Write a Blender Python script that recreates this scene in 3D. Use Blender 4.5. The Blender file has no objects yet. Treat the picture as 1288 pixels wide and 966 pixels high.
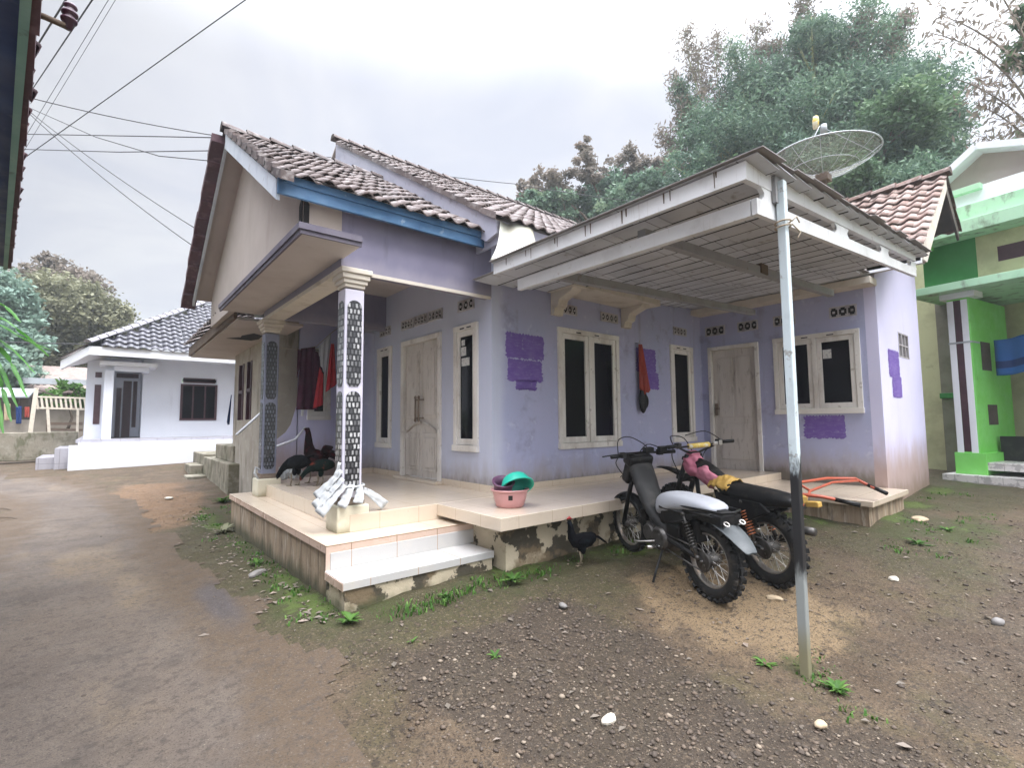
import bpy, math, random
import numpy as np
from mathutils import Vector, Matrix, noise as mnoise
random.seed(7); NR = np.random.default_rng(7)
SC = bpy.context.scene; COL = SC.collection
PI = math.pi; rad = math.radians

# ------------------------------------------------------------------ camera frame
YAW, PIT, ROL, FPX = rad(50.477), rad(4.400), rad(0.461), 623.92
CAM = Vector((0, 0, 1.364))
fwd = Vector((math.cos(YAW)*math.cos(PIT), math.sin(YAW)*math.cos(PIT), math.sin(PIT)))
r0 = Vector((math.sin(YAW), -math.cos(YAW), 0)); d0 = fwd.cross(r0)
RGT = math.cos(ROL)*r0 + math.sin(ROL)*d0; DWN = -math.sin(ROL)*r0 + math.cos(ROL)*d0
def ray(px, py): return RGT*((px-644)/FPX) + DWN*((py-483)/FPX) + fwd
def dist(px, py, d):
    r = ray(px, py); return CAM + r*(d/math.hypot(r.x, r.y))
def atY(px, py, y): r = ray(px, py); return CAM + r*(y/r.y)
def atX(px, py, x): r = ray(px, py); return CAM + r*(x/r.x)
def atZ(px, py, z): r = ray(px, py); return CAM + r*((z-CAM.z)/r.z)

# ------------------------------------------------------------------ materials
def lk(nt, a, b): nt.links.new(a, b)
def rgba(c): return (c[0], c[1], c[2], 1)
def mat(name, col, rough=.8, mixes=(), bump=(), metal=0, spec=.5, co='P', alpha=None, trans=0, coat=0, sub=0):
    m = bpy.data.materials.new(name); m.use_nodes = True; nt = m.node_tree; N = nt.nodes
    bs = N['Principled BSDF']; bs.inputs['Roughness'].default_value = rough; bs.inputs['Metallic'].default_value = metal
    bs.inputs['Specular IOR Level'].default_value = spec
    if coat: bs.inputs['Coat Weight'].default_value = coat; bs.inputs['Coat Roughness'].default_value = .1
    tc = N.new('ShaderNodeTexCoord'); geo = N.new('ShaderNodeNewGeometry')
    pos = geo.outputs['Position'] if co == 'P' else (tc.outputs['Object'] if co == 'O' else tc.outputs['UV'])
    rgb = N.new('ShaderNodeRGB'); rgb.outputs[0].default_value = rgba(col); cur = rgb.outputs[0]
    def nz(scale, detail=5, st=None, rg=.6, p=None):
        n = N.new('ShaderNodeTexNoise'); n.inputs['Scale'].default_value = scale; n.inputs['Detail'].default_value = detail
        n.inputs['Roughness'].default_value = rg
        src = p or pos
        if st:
            mp = N.new('ShaderNodeMapping'); mp.inputs['Scale'].default_value = st; lk(nt, src, mp.inputs[0]); src = mp.outputs[0]
        lk(nt, src, n.inputs['Vector']); return n.outputs['Fac']
    def mr(v, lo, hi, a=0., b=1.):
        q = N.new('ShaderNodeMapRange'); q.interpolation_type = 'SMOOTHSTEP'
        for i, x in enumerate((lo, hi, a, b)): q.inputs[1+i].default_value = x
        lk(nt, v, q.inputs[0]); return q.outputs[0]
    def math_(op, a, b):
        q = N.new('ShaderNodeMath'); q.operation = op
        for i, x in enumerate((a, b)):
            if isinstance(x, (int, float)): q.inputs[i].default_value = x
            else: lk(nt, x, q.inputs[i])
        return q.outputs[0]
    def mixc(f, a, c2):
        q = N.new('ShaderNodeMix'); q.data_type = 'RGBA'
        lk(nt, f, q.inputs[0]); lk(nt, a, q.inputs[6])
        if isinstance(c2, tuple): q.inputs[7].default_value = rgba(c2)
        else: lk(nt, c2, q.inputs[7])
        return q.outputs[2]
    rough_sock = None
    for mx in mixes:
        k = mx[0]
        if k == 'n':                      # noise patches: scale, lo, hi, colour, strength, stretch
            _, sc, lo, hi, c2 = mx[:5]; st = mx[6] if len(mx) > 6 else None; s = mx[5] if len(mx) > 5 else 1.
            cur = mixc(mr(nz(sc, 6, st), lo, hi, 0, s), cur, c2)
        elif k == 'z':                    # dirt splashed below an irregular height: z0, z1, colour, noise scale, amplitude
            _, z0, z1, c2, sc, am = mx[:6]; s = mx[6] if len(mx) > 6 else 1.
            sep = N.new('ShaderNodeSeparateXYZ'); lk(nt, pos, sep.inputs[0])
            h = math_('ADD', sep.outputs[2], math_('MULTIPLY', math_('SUBTRACT', nz(sc, 6, (1, 1, .35)), .5), am))
            cur = mixc(mr(h, z0, z1, s, 0), cur, c2)
        elif k == 'x':                    # streak at a world x or y: axis, centre, half width, colour, scale, amp, strength
            _, ax, c0, hw, c2, sc, am, s = mx
            sep = N.new('ShaderNodeSeparateXYZ'); lk(nt, pos, sep.inputs[0])
            h = math_('ABSOLUTE', math_('SUBTRACT', math_('ADD', sep.outputs[ax], math_('MULTIPLY', math_('SUBTRACT', nz(sc, 5), .5), am)), c0), 0)
            cur = mixc(mr(h, hw*.2, hw, s, 0), cur, c2)
        elif k == 'a':                    # per face / vertex attribute: name, lo, hi, colour, strength
            _, an, lo, hi, c2 = mx[:5]; s = mx[5] if len(mx) > 5 else 1.
            at = N.new('ShaderNodeAttribute'); at.attribute_name = an
            v = at.outputs['Fac']
            if len(mx) > 6: v = math_('ADD', v, math_('MULTIPLY', math_('SUBTRACT', nz(mx[6], 7), .5), mx[7]))
            cur = mixc(mr(v, lo, hi, 0, s), cur, c2)
        elif k == 'brick':                # tile joints in UV metres: width, height, mortar, colour
            _, w, h, mo, c2 = mx[:5]
            b = N.new('ShaderNodeTexBrick'); b.offset = mx[5] if len(mx) > 5 else 0; b.inputs['Scale'].default_value = 1
            b.inputs['Brick Width'].default_value = w; b.inputs['Row Height'].default_value = h
            b.inputs['Mortar Size'].default_value = mo; b.inputs['Mortar Smooth'].default_value = .2
            lk(nt, tc.outputs['UV'], b.inputs['Vector']); cur = mixc(b.outputs['Fac'], cur, c2)
        elif k == 'vor':                  # pebbly spots: scale, lo, hi, colour, strength
            _, sc, lo, hi, c2, s = mx
            v = N.new('ShaderNodeTexVoronoi'); v.inputs['Scale'].default_value = sc; lk(nt, pos, v.inputs['Vector'])
            cur = mixc(mr(v.outputs['Distance'], lo, hi, s, 0), cur, c2)
        elif k == 'peb':                  # embedded small stones: scale, share of cells, dark, light, strength
            _, sc, fr, cd_, cl__, s = mx
            v = N.new('ShaderNodeTexVoronoi'); v.inputs['Scale'].default_value = sc; lk(nt, pos, v.inputs['Vector'])
            sp = N.new('ShaderNodeSeparateColor'); lk(nt, v.outputs['Color'], sp.inputs[0])
            dk = N.new('ShaderNodeRGB'); dk.outputs[0].default_value = rgba(cd_)
            shade = mixc(math_('POWER', sp.outputs[1], 2.2), dk.outputs[0], cl__)
            msk = math_('MULTIPLY', mr(v.outputs['Distance'], .28, .42, s, 0), mr(sp.outputs[0], fr-.05, fr+.05, 1, 0))
            cur = mixc(msk, cur, shade)
        elif k == 'chip':                 # mosaic chips in UV metres: size, colour
            _, sz, c2, thr = mx
            b = N.new('ShaderNodeTexBrick'); b.offset = .5; b.inputs['Scale'].default_value = 1; b.inputs['Brick Width'].default_value = sz; b.inputs['Row Height'].default_value = sz*1.5
            b.inputs['Mortar Size'].default_value = sz*.33; b.inputs['Mortar Smooth'].default_value = .6; b.inputs['Bias'].default_value = .15
            b.inputs['Color1'].default_value = rgba(c2); b.inputs['Color2'].default_value = (.05, .05, .055, 1); b.inputs['Mortar'].default_value = rgba(col)
            dv_ = N.new('ShaderNodeVectorMath'); dv_.operation = 'ADD'; nn_ = N.new('ShaderNodeTexNoise'); nn_.inputs['Scale'].default_value = 40; lk(nt, tc.outputs['UV'], nn_.inputs['Vector'])
            ns_ = N.new('ShaderNodeVectorMath'); ns_.operation = 'SCALE'; ns_.inputs['Scale'].default_value = .016; lk(nt, nn_.outputs['Color'], ns_.inputs[0]); lk(nt, tc.outputs['UV'], dv_.inputs[0]); lk(nt, ns_.outputs[0], dv_.inputs[1]); lk(nt, dv_.outputs[0], b.inputs['Vector'])
            cur = b.outputs['Color']
    lk(nt, cur, bs.inputs['Base Color'])
    if bump:
        prev = None
        for sc, st in bump:
            bn = N.new('ShaderNodeBump'); bn.inputs['Strength'].default_value = min(1, st); bn.inputs['Distance'].default_value = .8/sc*min(1, st)
            lk(nt, nz(sc, 6), bn.inputs['Height'])
            if prev: lk(nt, prev, bn.inputs['Normal'])
            prev = bn.outputs[0]
        lk(nt, prev, bs.inputs['Normal'])
    if rough > .3 and mixes:
        q = mr(nz(3.1, 4), .3, .7, max(0, rough-.12), min(1, rough+.1)); lk(nt, q, bs.inputs['Roughness'])
    if alpha is not None or trans:
        tr = N.new('ShaderNodeBsdfTransparent') if not trans else N.new('ShaderNodeBsdfTranslucent')
        if trans: lk(nt, cur, tr.inputs['Color'])
        ms = N.new('ShaderNodeMixShader'); ms.inputs[0].default_value = trans if trans else 1-alpha
        lk(nt, bs.outputs[0], ms.inputs[1]); lk(nt, tr.outputs[0], ms.inputs[2]); lk(nt, ms.outputs[0], N['Material Output'].inputs[0])
    return m

LILAC = (.385, .41, .59)
M = {}
M['lilac'] = mat('lilac_paint', LILAC, .85, [('n', 1.1, .35, .7, (.42, .42, .6), .8), ('n', 3.2, .55, .75, (.25, .245, .36), .75), ('n', 7, .58, .72, (.54, .57, .7), .65), ('n', 26, .6, .74, (.26, .26, .36), .35),
     ('n', 2.2, .56, .76, (.22, .205, .27), .5, (2.5, 2.5, .25)), ('x', 0, 3.50, .2, (.52, .55, .66), 3, .18, .8), ('z', .58, .98, (.33, .29, .27), 5, .5, .8), ('z', .5, .74, (.14, .12, .09), 9, .42, .85)], [(40, .12), (6, .1)])
M['lilac_lit'] = mat('lit_lilac_paint', (.60, .585, .78), .85, [('n', 1.2, .4, .7, (.64, .62, .8), .8), ('n', 2.4, .55, .75, (.48, .46, .6), .35, (2.5, 2.5, .2)), ('z', .6, 1.25, (.36, .25, .19), 3.5, .7, .85), ('z', .25, .6, (.2, .14, .09), 8, .4, .8)], [(40, .12), (5, .1)])  # lighter copy of the lilac: open-sky light is put into the colour
M['trim_dark'] = mat('dull_plum_trim_paint', (.1, .088, .12), .7, [('n', 4, .45, .7, (.15, .135, .165), .7)])
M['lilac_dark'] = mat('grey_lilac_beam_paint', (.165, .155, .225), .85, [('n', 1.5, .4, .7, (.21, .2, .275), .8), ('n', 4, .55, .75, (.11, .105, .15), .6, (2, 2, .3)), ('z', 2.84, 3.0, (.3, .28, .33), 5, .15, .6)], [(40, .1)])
M['cement'] = mat('bare_cement', (.36, .33, .28), .9, [('n', 1.3, .4, .7, (.26, .23, .19), .8), ('n', 5, .5, .7, (.45, .42, .37), .6), ('n', 3, .56, .72, (.1, .085, .06), .7, (1.6, 1.6, .4))], [(30, .3), (5, .2)])
M['moss_cement'] = mat('mossy_old_concrete', (.24, .215, .165), .9, [('n', 2.5, .42, .62, (.12, .11, .07), .85), ('n', 6, .5, .7, (.33, .31, .25), .6), ('n', 3.5, .52, .64, (.07, .075, .03), .7, (1.4, 1.4, .5))], [(25, .4), (6, .3)])
M['plinth'] = mat('stained_plinth_cement', (.31, .235, .16), .9, [('n', 2.5, .42, .62, (.17, .12, .075), .85, (3, 3, .3)), ('n', 7, .52, .66, (.44, .38, .3), .75, (2, 2, .35)), ('n', 5, .55, .68, (.08, .06, .04), .7, (2, 2, .4)), ('z', -.02, .16, (.05, .05, .022), 6, .3, .9)], [(30, .3), (7, .25)])
M['mossy'] = mat('mossy_flaking_plinth', (.5, .43, .31), .9, [('n', 4.5, .49, .53, (.04, .034, .022), .95), ('n', 2.2, .52, .6, (.2, .145, .085), .8), ('z', -.02, .1, (.05, .06, .02), 7, .2, .8)], [(25, .4), (8, .4)])
M['cream_tile'] = mat('cream_floor_tile', (.62, .525, .415), .2, [('n', 1.3, .4, .7, (.56, .465, .36), .7), ('n', 6, .56, .75, (.45, .36, .27), .4), ('brick', .4, .4, .0025, (.42, .31, .21)), ('n', 30, .64, .72, (.4, .31, .22), .4)], [(60, .03)], coat=.3)
M['white_tile'] = mat('white_step_tile', (.47, .46, .445), .25, [('n', 3, .5, .75, (.53, .5, .45), .7), ('brick', .4, .4, .003, (.36, .24, .16)), ('n', 9, .6, .72, (.42, .37, .27), .45)], [(60, .03)])
M['pink_tile'] = mat('pinkish_tile_edge', (.55, .41, .33), .35, [('n', 3, .45, .75, (.45, .32, .24), .8), ('brick', .4, .4, .004, (.25, .16, .1)), ('n', 8, .58, .7, (.3, .22, .15), .5)], [(60, .03)])
M['block'] = mat('cream_column_block', (.6, .57, .45), .6, [('n', 4, .45, .7, (.42, .38, .27), .8), ('z', .4, .5, (.25, .22, .13), 8, .12, .8)], [(40, .15)])
M['beige'] = mat('beige_gable_board', (.42, .37, .335), .85, [('n', .9, .35, .7, (.36, .315, .28), .9), ('n', 4, .56, .75, (.3, .25, .22), .4, (1, 1, .3))], [(30, .08)])
M['soffit'] = mat('pale_soffit_board', (.52, .47, .44), .85, [('n', 1.2, .4, .7, (.42, .37, .34), .8), ('n', 5, .6, .75, (.28, .24, .2), .5)], [(30, .08)])
M['cream_trim'] = mat('cream_plaster_trim', (.6, .55, .47), .75, [('n', 4, .5, .72, (.42, .36, .28), .7), ('n', 2, .5, .7, (.5, .46, .42), .6, (1, 1, .3))], [(40, .12)])
M['frame'] = mat('offwhite_frame_paint', (.72, .695, .655), .6, [('n', 3, .45, .7, (.48, .44, .4), .8, (1, 1, .4)), ('n', 12, .6, .7, (.28, .23, .19), .55)], [(50, .08)])
M['door'] = mat('weathered_door_paint', (.58, .54, .5), .65, [('n', 2, .45, .68, (.4, .36, .32), .8, (3, 3, .35)), ('n', 9, .55, .7, (.22, .18, .15), .55, (2, 2, .5))], [(50, .1)])
M['glass'] = mat('dark_window_glass', (.006, .006, .009), .08, spec=.13)
M['dark'] = mat('dark_recess', (.012, .011, .012), .9)
M['vent'] = mat('vent_block_plaster', (.46, .44, .46), .85, [('n', 6, .45, .7, (.25, .22, .21), .8)], [(40, .15)])
M['sticker'] = mat('paper_sticker', (.62, .62, .6), .7, [('n', 30, .5, .6, (.3, .3, .32), .6)], co='O')
M['purple'] = mat('fresh_violet_paint', (.15, .085, .35), .75, [('n', 5, .4, .7, (.19, .12, .4), .8), ('n', 9, .5, .62, (.22, .17, .42), .65, (1, 1, 6)), ('n', 22, .6, .68, (.28, .25, .45), .7)], [(40, .1)])
M['blue_board'] = mat('faded_blue_fascia', (.045, .125, .25), .7, [('n', 1.6, .45, .7, (.10, .2, .33), .8, (1, 1, 2)), ('n', 5, .55, .72, (.05, .08, .16), .7), ('n', 9, .62, .72, (.3, .38, .45), .5)], [(40, .12)])
M['grey_board'] = mat('grey_lilac_bargeboard', (.42, .42, .5), .8, [('n', 2, .45, .7, (.33, .34, .42), .8), ('n', 6, .58, .72, (.2, .18, .19), .6)], [(30, .15)])
M['pale_board'] = mat('pale_blue_white_bargeboard', (.52, .57, .62), .75, [('n', 3, .5, .7, (.38, .43, .5), .8), ('n', 8, .6, .72, (.22, .2, .2), .55)], [(30, .1)])
def tile_mat(name, a, b, c, d, rough=.75):
    return mat(name, a, rough, [('a', 'rnd', .2, .9, b, .9), ('n', 1.4, .48, .68, c, .75), ('n', 9, .5, .68, d, .7)], [(30, .35)])
M['clay'] = tile_mat('weathered_clay_tile', (.085, .06, .054), (.15, .118, .11), (.042, .034, .034), (.29, .265, .255))
M['clay_pale'] = tile_mat('pale_clay_tile', (.2, .125, .1), (.36, .275, .24), (.12, .078, .065), (.46, .39, .355))
M['clay_maroon'] = tile_mat('maroon_clay_tile', (.075, .032, .042), (.12, .055, .065), (.05, .024, .032), (.16, .09, .1))
M['slate'] = mat('glazed_dark_tile', (.028, .028, .038), .26, [('a', 'rnd', .3, .9, (.05, .048, .062), .9)], coat=.15)
M['white_metal'] = mat('white_painted_steel', (.68, .69, .7), .5, [('n', 4, .5, .72, (.52, .52, .52), .7), ('n', 9, .62, .72, (.26, .19, .14), .55), ('n', 3, .6, .72, (.3, .25, .22), .5, (14, 14, .6))], [(60, .05)])
M['grey_metal'] = mat('grey_primed_steel', (.27, .27, .275), .6, [('n', 4, .5, .7, (.2, .19, .185), .8), ('n', 9, .62, .72, (.16, .1, .07), .5)], [(60, .05)])
M['sheet'] = mat('grey_roof_board', (.54, .56, .6), .75, [('n', 2, .4, .7, (.41, .425, .45), .8), ('a', 'rnd', .55, .95, (.62, .64, .68), .7), ('a', 'rnd', .0, .08, (.3, .28, .27), .0), ('a', 'rnd', .0, .12, (.2, .18, .17), .0), ('n', 6, .6, .72, (.18, .15, .13), .6), ('brick', 50, .46, .005, (.2, .2, .21), 0)], [(30, .12)])
M['sheet_top'] = mat('brown_grey_roof_sheet', (.24, .225, .22), .7, [('n', 2, .45, .7, (.33, .31, .305), .8), ('n', 8, .6, .72, (.1, .08, .07), .6)], [(30, .15)])
M['pole'] = mat('chipped_pole_paint', (.55, .63, .66), .5, [('n', 7, .5, .7, (.45, .52, .55), .7), ('n', 13, .6, .68, (.2, .17, .14), .7), ('z', 1.0, 1.2, (.012, .012, .013), 9, 1.3, 1.), ('z', .40, .5, (.26, .28, .27), 6, .5, .95), ('z', -.1, .15, (.2, .18, .1), 6, .2, .9)], [(60, .08)])
M['mosaic'] = mat('black_mosaic_panel', (.012, .012, .015), .35, [('chip', .036, (.6, .6, .6), 1.)], co='UV')
M['mosaic_shaded'] = mat('shaded_mosaic_panel', (.01, .011, .016), .35, [('chip', .036, (.16, .18, .22), 1.)], co='UV')  # darker copy of the mosaic, with the far column's shade in its colour
M['col_shaded'] = mat('shaded_grey_blue_column_paint', (.22, .235, .31), .7, [('n', 4, .45, .7, (.15, .16, .22), .7)], [(50, .08)])  # grey-blue column paint darkened to carry the shade on the far column
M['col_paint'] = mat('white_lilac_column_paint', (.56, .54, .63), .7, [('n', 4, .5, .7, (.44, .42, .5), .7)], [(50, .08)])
M['brown_stone'] = mat('brown_column_foot', (.17, .13, .1), .8, [('n', 9, .45, .7, (.28, .22, .17), .7)], [(40, .3)])
M['tarp'] = mat('offwhite_tarp', (.62, .62, .54), .5, [('n', 3, .5, .7, (.5, .45, .3), .7)], co='P', trans=.25)
M['white_wall'] = mat('white_house_paint', (.71, .74, .81), .75, [('n', 1, .4, .7, (.65, .68, .75), .7), ('z', .5, 1.0, (.5, .47, .44), 4, .5, .35), ('n', 3, .6, .78, (.5, .51, .56), .35, (2, 2, .3))], [(40, .06)])
M['white_trim'] = mat('white_trim_paint', (.78, .8, .84), .7, [('n', 2, .5, .7, (.66, .67, .7), .6)])
M['maroon'] = mat('dark_maroon_wood', (.055, .022, .03), .45, [('n', 8, .4, .7, (.08, .035, .045), .7)])
M['grey_tile'] = mat('grey_terrace_tile', (.34, .33, .36), .4, [('brick', .4, .4, .006, (.2, .19, .2)), ('n', 4, .5, .7, (.25, .24, .26), .6)])
M['green_paint'] = mat('bright_green_paint', (.19, .6, .11), .6, [('n', 3, .4, .7, (.24, .66, .18), .7), ('n', 10, .62, .75, (.08, .25, .06), .5)], [(40, .06)])
M['mint_paint'] = mat('mint_green_paint', (.42, .68, .46), .7, [('n', 2, .45, .7, (.33, .58, .37), .8), ('n', 5, .52, .68, (.13, .15, .1), .7, (1, 1, .5)), ('n', 9, .6, .7, (.4, .6, .46), .6)], [(40, .1)])
M['deep_green'] = mat('deep_green_paint', (.035, .22, .05), .7, [('n', 3, .4, .7, (.05, .27, .07), .7)])
M['pale_yellow'] = mat('pale_yellow_green_paint', (.55, .56, .33), .8, [('n', 2, .4, .7, (.38, .38, .22), .8), ('n', 6, .6, .75, (.25, .23, .14), .5)], [(40, .08)])
M['ornament_tile'] = mat('patterned_wall_tile', (.6, .58, .55), .35, [('n', 9, .5, .56, (.32, .31, .3), .8), ('brick', .3, .3, .004, (.3, .28, .26))])
M['navy'] = mat('navy_soffit_paint', (.012, .03, .10), .6, [('n', 3, .45, .7, (.02, .05, .15), .8), ('n', 8, .6, .7, (.08, .1, .16), .5)])
M['teal_board'] = mat('teal_green_fascia', (.16, .3, .25), .6, [('n', 4, .45, .7, (.22, .37, .31), .8), ('n', 9, .6, .7, (.09, .13, .11), .6)])
M['rust_brown'] = mat('weathered_brown_wood', (.12, .085, .06), .85, [('n', 5, .45, .7, (.07, .05, .035), .8, (1, 1, 4))], [(40, .2)])
M['rubber'] = mat('black_tyre_rubber', (.006, .006, .006), .85, [('n', 12, .5, .7, (.05, .042, .033), .8)], co='O')
M['black'] = mat('worn_black_plastic', (.006, .006, .0065), .5, [('n', 14, .52, .7, (.035, .031, .027), .6)], co='O', spec=.3)
M['dark_grey'] = mat('dusty_dark_grey_plastic', (.014, .014, .0145), .6, [('n', 8, .45, .7, (.045, .042, .038), .7)], [(60, .1)], co='O', spec=.3)
M['engine'] = mat('oily_engine_metal', (.09, .085, .08), .45, [('n', 12, .45, .65, (.03, .026, .022), .8), ('n', 25, .6, .7, (.3, .28, .25), .6)], [(40, .3)], metal=.6, co='O')
M['steel'] = mat('dull_steel', (.5, .49, .47), .35, [('n', 15, .5, .7, (.2, .16, .13), .7)], metal=.9, co='O')
M['rim'] = mat('dirty_alloy_rim', (.3, .28, .25), .4, [('n', 15, .45, .65, (.18, .13, .1), .7)], metal=.6, co='O')
M['seat_white'] = mat('pale_grey_seat_vinyl', (.36, .375, .41), .55, [('n', 5, .5, .7, (.42, .42, .45), .7), ('n', 16, .62, .72, (.22, .2, .19), .5)], [(30, .08)], co='O')
M['fender_grey'] = mat('scuffed_grey_fender', (.075, .085, .09), .6, [('n', 7, .45, .7, (.13, .142, .147), .7), ('n', 16, .6, .7, (.07, .065, .06), .6)], co='O')
M['pink_cloth'] = mat('dusty_pink_cloth', (.42, .13, .19), .85, [('n', 6, .45, .7, (.55, .23, .29), .7), ('n', 12, .58, .72, (.25, .07, .11), .6)], [(18, .3)], co='O')
M['yellow'] = mat('faded_yellow_plastic', (.42, .26, .06), .6, [('n', 9, .5, .7, (.42, .24, .05), .7)], co='O')
M['pad_yellow'] = mat('yellow_white_bar_pad', (.66, .48, .1), .6, [('n', 11, .48, .54, (.72, .7, .6), .8)], co='O')
M['spring'] = mat('orange_spring_paint', (.42, .13, .05), .5, [('n', 14, .5, .7, (.25, .08, .04), .7)], co='O')
M['orange'] = mat('rusty_orange_red_paint', (.42, .085, .04), .5, [('n', 7, .5, .7, (.3, .06, .04), .7), ('n', 16, .6, .7, (.12, .05, .035), .7)], co='O')
M['feather'] = mat('black_feathers', (.004, .004, .005), .75, [('n', 22, .5, .68, (.012, .016, .02), .8)], [(50, .4)], co='O', spec=.04)
M['feather_red'] = mat('maroon_black_feathers', (.008, .004, .005), .75, [('n', 16, .5, .62, (.045, .009, .011), .8)], [(50, .4)], co='O', spec=.04)
M['feather_green'] = mat('dark_green_feathers', (.005, .012, .01), .7, [('n', 9, .55, .6, (.2, .045, .03), .85)], [(50, .4)], co='O', spec=.04)
M['shank'] = mat('dull_chicken_leg', (.16, .13, .085), .6)
M['comb'] = mat('red_chicken_comb', (.3, .03, .03), .5)
M['cloth_purple'] = mat('deep_plum_cloth', (.06, .012, .035), .9, [('n', 9, .5, .7, (.085, .02, .05), .7)], [(60, .2)], co='O')
M['cloth_red'] = mat('red_cloth', (.5, .03, .045), .85, [('n', 6, .5, .7, (.4, .02, .035), .7)], [(60, .2)], co='O')
M['cloth_white'] = mat('greyish_white_cloth', (.52, .53, .58), .9, [('n', 6, .5, .7, (.42, .43, .48), .6)], [(60, .2)], co='O')
M['cloth_rust'] = mat('rusty_red_cloth', (.3, .045, .03), .85, [('n', 8, .5, .7, (.2, .03, .025), .7)], [(30, .25)], co='O')
M['cloth_blue'] = mat('blue_towel', (.015, .1, .33), .95, [('n', 5, .5, .7, (.02, .13, .4), .6)], [(80, .4)], co='O')
M['cloth_navy'] = mat('dark_blue_stripe', (.006, .03, .13), .95)
M['foil'] = mat('white_plastic_strip', (.42, .435, .44), .55, [('n', 14, .55, .62, (.45, .47, .48), .7), ('n', 30, .66, .7, (.08, .08, .08), .8)], co='O')
M['pink_plastic'] = mat('pink_plastic_basin', (.52, .27, .27), .45, [('n', 6, .5, .7, (.43, .22, .22), .6)], co='O')
M['teal_plastic'] = mat('turquoise_plastic_basin', (.02, .42, .3), .4, [('n', 6, .5, .7, (.03, .36, .27), .6)], co='O')
M['mauve_plastic'] = mat('mauve_plastic_bowl', (.12, .05, .10), .4, co='O')
M['bark'] = mat('tree_bark', (.14, .11, .08), .9, [('n', 6, .45, .7, (.08, .06, .045), .8, (1, 1, .3))], [(20, .4)])
M['bamboo'] = mat('bamboo_culm', (.2, .22, .08), .6, [('n', 5, .45, .7, (.28, .26, .12), .7)])
def leaf_mat(name, a, b, c): return mat(name, a, .6, [('a', 'rnd', .25, .75, b, 1.), ('a', 'rnd', .8, 1., c, .9)], trans=.3, spec=.3)
M['leaf_bamboo'] = leaf_mat('blue_green_bamboo_leaves', (.085, .15, .105), (.165, .26, .165), (.3, .39, .25))
M['leaf_sun'] = leaf_mat('yellow_green_leaves', (.09, .16, .085), (.15, .24, .12), (.25, .33, .17))
M['leaf_dry'] = leaf_mat('brownish_leaves', (.18, .155, .125), (.27, .225, .185), (.36, .29, .24))
M['leaf_olive'] = leaf_mat('olive_leaves', (.16, .165, .10), (.24, .24, .145), (.32, .31, .21))
M['leaf_far'] = leaf_mat('hazy_green_leaves', (.16, .25, .2), (.22, .31, .24), (.27, .36, .27))  # milky lens haze is mixed into these leaf greens
M['leaf_lime'] = leaf_mat('fresh_green_leaves', (.05, .125, .022), (.09, .19, .035), (.16, .27, .07))
M['banana'] = mat('banana_leaf', (.09, .3, .05), .5, [('n', 3, .4, .7, (.16, .4, .1), .8), ('n', 12, .6, .72, (.28, .42, .16), .5, (1, 1, 3))], trans=.3)
M['stone_pale'] = mat('pale_stone', (.5, .46, .38), .85, [('n', 9, .5, .7, (.36, .31, .24), .7)], [(25, .4)], co='O')
M['stone_tan'] = mat('tan_stone', (.42, .33, .22), .85, [('n', 9, .5, .7, (.3, .22, .14), .7)], [(25, .4)], co='O')
M['stone_grey'] = mat('grey_stone', (.2, .19, .18), .85, [('n', 9, .5, .7, (.12, .11, .1), .7)], [(25, .4)], co='O')
M['gravel'] = mat('crushed_gravel', (.12, .09, .066), .9, [('a', 'rnd', .15, .6, (.058, .045, .035), .9), ('a', 'rnd', .88, .99, (.27, .22, .165), .9)], [(40, .3)])
M['wire'] = mat('black_cable', (.02, .02, .022), .6)
M['ceramic'] = mat('brown_ceramic', (.07, .03, .05), .3)
M['mesh_dish'] = mat('wire_mesh', (.34, .34, .31), .6, alpha=.36)
M['rope'] = mat('dirty_rope', (.4, .34, .26), .9, co='O')
M['rail_paint'] = mat('cream_painted_rail', (.58, .52, .42), .7, [('n', 9, .5, .7, (.4, .33, .25), .7)])
M['hut_wall'] = mat('drab_hut_wall', (.27, .24, .2), .9, [('n', 2, .4, .7, (.17, .15, .12), .8)])
M['hut_dark'] = mat('dark_hut_wood', (.06, .05, .042), .9, [('n', 4, .4, .7, (.1, .08, .06), .8)])
M['hut_roof'] = mat('old_hut_roof_tile', (.24, .19, .165), .85, [('n', 6, .4, .7, (.15, .11, .1), .8)], [(12, .5)])
M['zinc'] = mat('dull_zinc_sheet', (.36, .39, .41), .5, [('n', 4, .45, .7, (.25, .26, .27), .8)])

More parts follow.
